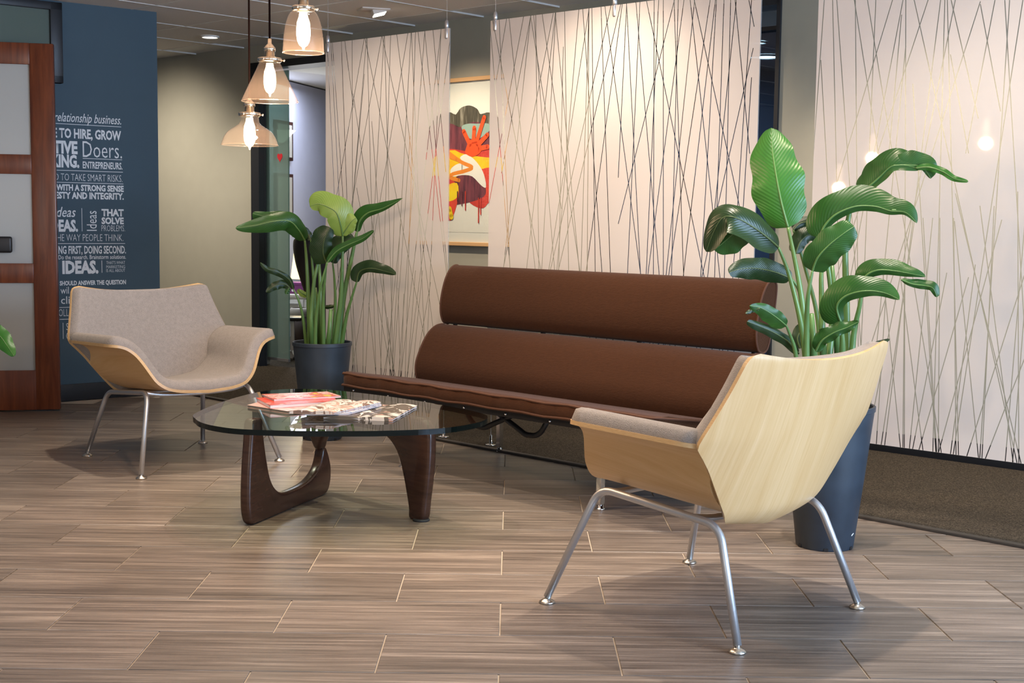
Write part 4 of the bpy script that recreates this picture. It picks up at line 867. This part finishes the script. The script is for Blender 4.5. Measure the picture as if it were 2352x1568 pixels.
rl([(1932, 742, -.06), (1922, 705, -.07), (1942, 680, -.09), (1985, 668, -.12), (2030, 672, -.14), (2066, 688, -.16)], 16, 44, fold=(.3, .35), m='leaf', prof=(.26, .55), petiole=[(1932, 840, -.03), (1935, 790, -.05)], pr=.0075)
rl([(1874, 806, -.10), (1888, 782, -.12), (1915, 764, -.14), (1945, 752, -.15), (1973, 738, -.16)], 15, 22, fold=(.3, .3), m='leaf', prof=(.3, .55), wave=.12)
rl([(1806, 748, -.15), (1790, 734, -.17), (1768, 718, -.19), (1745, 706, -.20), (1722, 702, -.21)], 17, 26, fold=(.3, .35), m='leaf', prof=(.3, .6), petiole=[(1832, 845, -.08), (1825, 800, -.11), (1815, 770, -.13)], pr=.0045)
rl([(1745, 708, -.20), (1728, 712, -.20), (1712, 720, -.21)], 5, 6, m='leaf_shaded', prof=(.4, .5))
rl([(1834, 812, -.07), (1812, 786, -.10), (1782, 766, -.13), (1752, 752, -.15), (1716, 738, -.17)], 12, 15, fold=(.4, .3), m='leaf_shaded', prof=(.25, .3))
rl([(1950, 820, -.05), (1978, 806, -.06), (2008, 794, -.06), (2044, 779, -.06)], 6, 9, fold=(.3, .3), m='leaf_shaded', prof=(.3, .4))
rl([(1838, 800, .10), (1832, 775, .11), (1848, 752, .12), (1868, 760, .12)], 16, 16, m='leaf_shaded', prof=(.3, .3))
for q in ([(1892, 845, .0), (1888, 740, .0), (1886, 640, .05), (1890, 560, .06)], [(1925, 845, .04), (1922, 740, .04), (1916, 660, .05), (1910, 590, .06)], [(1870, 845, -.05), (1868, 780, -.05), (1864, 720, -.06)]):
    vv, ff = tube([at(x, y, YR_+d)-R0.location for x, y, d in q], [.013, .011, .008, .005][:len(q)], 10); obj('stalk', vv, ff, M['stem'], R0, smooth=True)
bx = box('pot_mark', (-.012, -.001, -.004), (.012, .001, .004), M['white'], R0); bx.location = (.078, -.068, .055); bx.rotation_euler = (0, radians(-25), radians(48)); bx.scale = (.6, 1, .5)

L0 = pot('potted_plant', 'broad-leaved plant in dark pot in front of the glass doorway, left of the sofa', (-.945, 6.615, 0), .096, .149, .492)
YL = 6.615
def ll(mid, wl, wr, **k):
    if 'petiole' in k: k['petiole'] = [(x, y, YL+d) for x, y, d in k['petiole']]
    leaf(L0, [(x, y, YL+d) for x, y, d in mid], wl, wr, **k)
ll([(700, 552, -.05), (686, 528, -.09), (665, 508, -.13), (630, 508, -.16), (585, 518, -.18), (541, 524, -.20)], 22, 26, fold=(.45, .35), m='leaf', prof=(.3, .55), petiole=[(712, 800, .0), (708, 680, -.02), (704, 600, -.03)], pr=.007)
ll([(690, 536, -.06), (672, 504, -.10), (640, 496, -.12), (606, 496, -.13), (580, 490, -.13)], 12, 24, fold=(.3, .4), m='leaf', prof=(.3, .3))
ll([(714, 552, -.03), (706, 536, -.03), (696, 520, -.04)], 9, 9, m='leaf_shaded', prof=(.3, .5), petiole=[(722, 800, .02), (722, 680, .0), (716, 590, -.02)], pr=.005)
ll([(787, 542, -.10), (782, 515, -.12), (772, 488, -.13), (750, 474, -.13), (730, 468, -.12), (712, 474, -.11)], 38, 26, fold=(.25, .2), m='leaf_yellow_lit', prof=(.22, .34), petiole=[(768, 800, -.04), (782, 690, -.07), (786, 610, -.09)], pr=.0075)
ll([(786, 540, -.10), (796, 525, -.11), (808, 508, -.12), (818, 500, -.12)], 14, 22, m='leaf_yellow_lit', prof=(.3, .3))
ll([(820, 532, -.02), (826, 508, -.04), (845, 489, -.06), (880, 478, -.09), (925, 455, -.12)], 10, 21, fold=(.35, .35), m='leaf', prof=(.25, .8), petiole=[(775, 800, .02), (790, 680, .01), (808, 590, -.01)], pr=.0085)
ll([(750, 604, -.16), (742, 580, -.18), (745, 550, -.19), (758, 522, -.19)], 20, 32, fold=(.3, .3), m='leaf_shaded', prof=(.22, .28), petiole=[(744, 800, -.06), (742, 700, -.10), (746, 640, -.14)], pr=.006)
ll([(764, 604, -.04), (776, 580, -.04), (796, 560, -.03), (816, 548, -.02)], 14, 32, fold=(.3, .3), m='leaf_shaded', prof=(.25, .3), petiole=[(764, 800, .03), (770, 700, .0), (768, 640, -.02)], pr=.005)
ll([(752, 602, -.20), (772, 578, -.21), (800, 562, -.22), (832, 548, -.23), (859, 529, -.24)], 9, 11, fold=(.4, .3), m='leaf', prof=(.3, .45), petiole=[(724, 800, -.10), (726, 730, -.14), (736, 660, -.18)], pr=.0055)
ll([(819, 648, -.05), (826, 624, -.06), (850, 616, -.08), (882, 622, -.10), (910, 630, -.12)], 10, 20, fold=(.3, .3), m='leaf_shaded', prof=(.25, .5), petiole=[(784, 800, .02), (795, 730, .0), (806, 690, -.03)], pr=.006)
ll([(674, 664, -.06), (664, 642, -.08), (640, 626, -.11), (615, 618, -.13), (598, 603, -.14)], 7, 9, fold=(.4, .3), m='leaf_shaded', prof=(.3, .4), petiole=[(704, 800, .0), (696, 730, -.03), (686, 690, -.05)], pr=.005)
ll([(666, 660, -.06), (652, 652, -.07), (632, 656, -.09), (611, 671, -.10)], 10, 11, m='leaf_shaded', prof=(.35, .5))
ll([(664, 660, -.06), (660, 668, -.06), (656, 676, -.06)], 6, 6, m='leaf', prof=(.4, .5))
ll([(706, 680, .06), (692, 672, .04), (684, 664, .03)], 7, 8, m='leaf_yellow_lit', prof=(.3, .4))
ll([(768, 702, .08), (752, 704, .08), (742, 704, .08)], 4, 6, m='leaf_shaded', prof=(.4, .4))
ll([(706, 684, .07), (724, 700, .08), (734, 706, .08)], 5, 6, m='leaf_shaded', prof=(.4, .4))
for q in ([(740, 800, .0), (738, 720, .0), (735, 640, .0), (730, 560, .0)], [(716, 800, -.04), (714, 730, -.05), (722, 640, -.06), (745, 540, -.08)], [(730, 800, .04), (732, 740, .04), (728, 700, .04), (726, 660, .04)], [(752, 805, -.06), (757, 760, -.07), (760, 710, -.08)]):
    vv, ff = tube([at(x, y, YL+d)-L0.location for x, y, d in q], [.015, .012, .009, .004][:len(q)], 10); obj('stalk', vv, ff, M['stem'], L0, smooth=True)

E0 = pot('potted_plant', 'plant mostly outside the left edge, one green leaf tip showing before the door', at(-150, 1060, 6.0).xyz*Vector((1, 1, 0)) if False else (-2.62, 6.1, 0), .096, .149, .492)
leaf(E0, [(-45, 762, 6.05), (-20, 758, 6.02), (0, 772, 6.0), (18, 796, 5.98), (32, 818, 5.97)], 22, 22, fold=(.3, .3), m='leaf_lit', prof=(.3, .5), petiole=[(-128, 870, 6.1), (-100, 810, 6.08)], pr=.006)
leaf(E0, [(-110, 760, 6.1), (-130, 700, 6.1), (-150, 640, 6.12), (-190, 590, 6.15)], 30, 30, m='leaf', petiole=[(-135, 880, 6.1), (-125, 820, 6.1)], pr=.006)

# ------------------------------------------------------------------ things in the corridor and the office beyond
c = at(735, 700, 8.93); urn = thing('floor_vase', 'tall black urn standing behind the plant in the glass doorway', 'vase', (c.x, c.y, .008))
prof = [(.055, 0), (.075, .004), (.078, .02), (.052, .05), (.05, .30), (.060, .42), (.085, .54), (.125, .66), (.160, .78), (.176, .87), (.179, .92), (.172, .955), (.150, .962), (.148, .966), (.182, .970), (.186, .980), (.182, .988), (.150, .985), (.12, .90)]
P = smooth_path([(a, b, 0) for a, b in prof], 3); v, f = lathe([(p.x, p.y) for p in P], 36); obj('body', v, f, mat('urn_black', (.018, .015, .017), .38), urn, smooth=True)
def facing(px, py, Y): p = at(px, py, Y); return Vector((p.x, p.y, .008))
c = facing(682, 760, 11.2); cab = thing('office_cabinet', 'low white drawer cabinet seen through the glass doorway', 'cabinet', c, radians(-10))
box('carcass', (-.11, 0, .20), (.24, .40, .415), M['white'], cab, .004); box('top', (-.12, -.01, .415), (.26, .41, .45), mat('cab_top', (.74, .72, .66), .5), cab, .004)
for x in (-.105, .08): 
    dr = box('drawer', (x, -.012, .21), (x+.165, .0, .405), M['white'], cab, .003); box('handle', (x+.03, -.024, .365), (x+.12, -.012, .375), M['steel'], dr)
for x in (-.10, .22): 
    for y in (.02, .38): box('leg', (x, y-.01, 0), (x+.02, y+.01, .20), M['black'], cab)
pb = thing('purple_box', 'purple box with a round white mark on the white office cabinet', 'box', (c.x+.02, c.y+.14, .458), radians(-10)); box('carton', (-.10, -.07, 0), (.10, .07, .095), mat('purple_card', (.20, .04, .19), .6), pb, .004); box('lid', (-.103, -.073, .078), (.103, .073, .098), mat('purple_lid', (.26, .06, .25), .6), pb, .003)
v, f = lathe([(.0001, 0), (.011, 0)], 18); o = obj('round_mark', v, f, M['white'], pb); o.rotation_euler = (radians(90), 0, 0); o.location = (-.055, -.0745, .03)
lp = thing('table_lamp', 'yellow-shaded table lamp glowing behind the black urn', 'lamp', (c.x+.03, c.y+.32, .458), 0)
v, f = lathe([(.05, 0), (.05, .01), (.010, .02), (.010, .16), (.0001, .16)], 20); obj('base', v, f, M['brass'], lp, smooth=True)
v, f = lathe([(.135, .12), (.105, .36), (.103, .36), (.133, .12)], 30); obj('shade', v, f, M['lamp_yellow'], lp, smooth=True)
l = bpy.data.lights.new('table_lamp_bulb', 'POINT'); l.energy = 9; l.color = (1, .82, .45); l.shadow_soft_size = .06; lo = bpy.data.objects.new('table_lamp_bulb', l); COL.objects.link(lo); lo.location = (c.x+.03, c.y+.30, .458+.46)
c2 = facing(687, 790, 10.9); wb = thing('waste_bin', 'small dark waste bin beside the office cabinet', 'bin', c2); v, f = lathe([(.0001, .004), (.055, 0), (.075, .30), (.070, .30), (.050, .01)], 20); obj('body', v, f, mat('bin_brown', (.07, .05, .045), .6), wb, smooth=True)
v, f = lathe([(.077, .285), (.080, .30), (.079, .345), (.06, .36)], 18); obj('liner', v, f, mat('bin_liner', (.45, .42, .38), .5), wb, smooth=True)
ch = facing(662, 800, 10.2); oc_ = thing('office_chair', 'white-legged office chair low behind the frosted glass door', 'chair', ch); box('seat', (-.05, .0, .30), (.10, .22, .33), M['black'], oc_, .01); box('column', (.0, .10, .06), (.03, .13, .30), M['steel'], oc_)
for w in (0, 1.26, 2.51, 3.77, 5.03):
    vv, ff = tube([(.015, .115, .06), (.015+.10*cos(w), .115+.10*sin(w), .035)], .010, 8); lg = obj('foot_spoke', vv, ff, M['white'], oc_, smooth=True); vv, ff = lathe([(.0001, 0), (.012, .004), (.012, .02), (.0001, .024)], 10, (.015+.10*cos(w), .115+.10*sin(w), .0)); obj('caster', vv, ff, M['black'], lg, smooth=True)
# dark frames and a wall light on the office side wall
SWX = lambda s: q0+qd*s; SN = Vector((qd.y, -qd.x, 0))
for z0, z1, lab in ((1.62, 1.97, 'upper dark-framed picture on the lavender office wall'), (1.12, 1.50, 'lower dark-framed picture on the lavender office wall')):
    t = thing('wall_picture', lab, 'picture', q0+qd*.12+SN*.002, atan2(qd.y, qd.x))
    wf = mat('dark_wood', (.045, .015, .012), .5)
    box('frame', (0, -.032, z0), (.36, -.0, z1), wf, t, .003); box('print', (.03, -.0345, z0+.03), (.33, -.0315, z1-.03), M['wall_cream'], t)
t = thing('wall_sconce', 'white triangular wall light on the lavender office wall', 'lamp', q0+qd*.12+SN*.036, atan2(qd.y, qd.x))
v, f = prism([(0, 0), (.10, .16), (.10, .165), (-.02, .165)], 0, .20, 0)
v = [(.0, -.13, 1.88), (.12, -.13, 1.88), (.12, .0, 1.88), (.0, .0, 1.88), (.0, -.01, 1.77), (.12, -.01, 1.77)]
f = [(0, 1, 2, 3), (0, 4, 5, 1), (0, 3, 4), (1, 5, 2), (3, 2, 5, 4)]
fix_normals(obj('shade', v, f, M['sconce'], t)); box('bracket', (.04, -.004, 1.78), (.08, .0, 1.85), M['white'], t)
area('office_panel_light', (-1.95, 11.4, CEIL-.06), (-1.95, 11.4, 0), 44, .8, 1.6, (.82, .88, 1))
l = bpy.data.lights.new('office_uplight', 'POINT'); l.energy = 5; l.color = (.85, .9, 1); l.shadow_soft_size = .2; lo = bpy.data.objects.new('office_uplight', l); COL.objects.link(lo); lo.location = (-1.75, 11.6, 1.6)
area('back_room_light', tuple(W0+WD*(-.9)+WN*2.6+Vector((0, 0, CEIL-.05))), tuple(W0+WD*(-.9)+WN*2.6), 26, .4, .4, (.5, .75, 1))
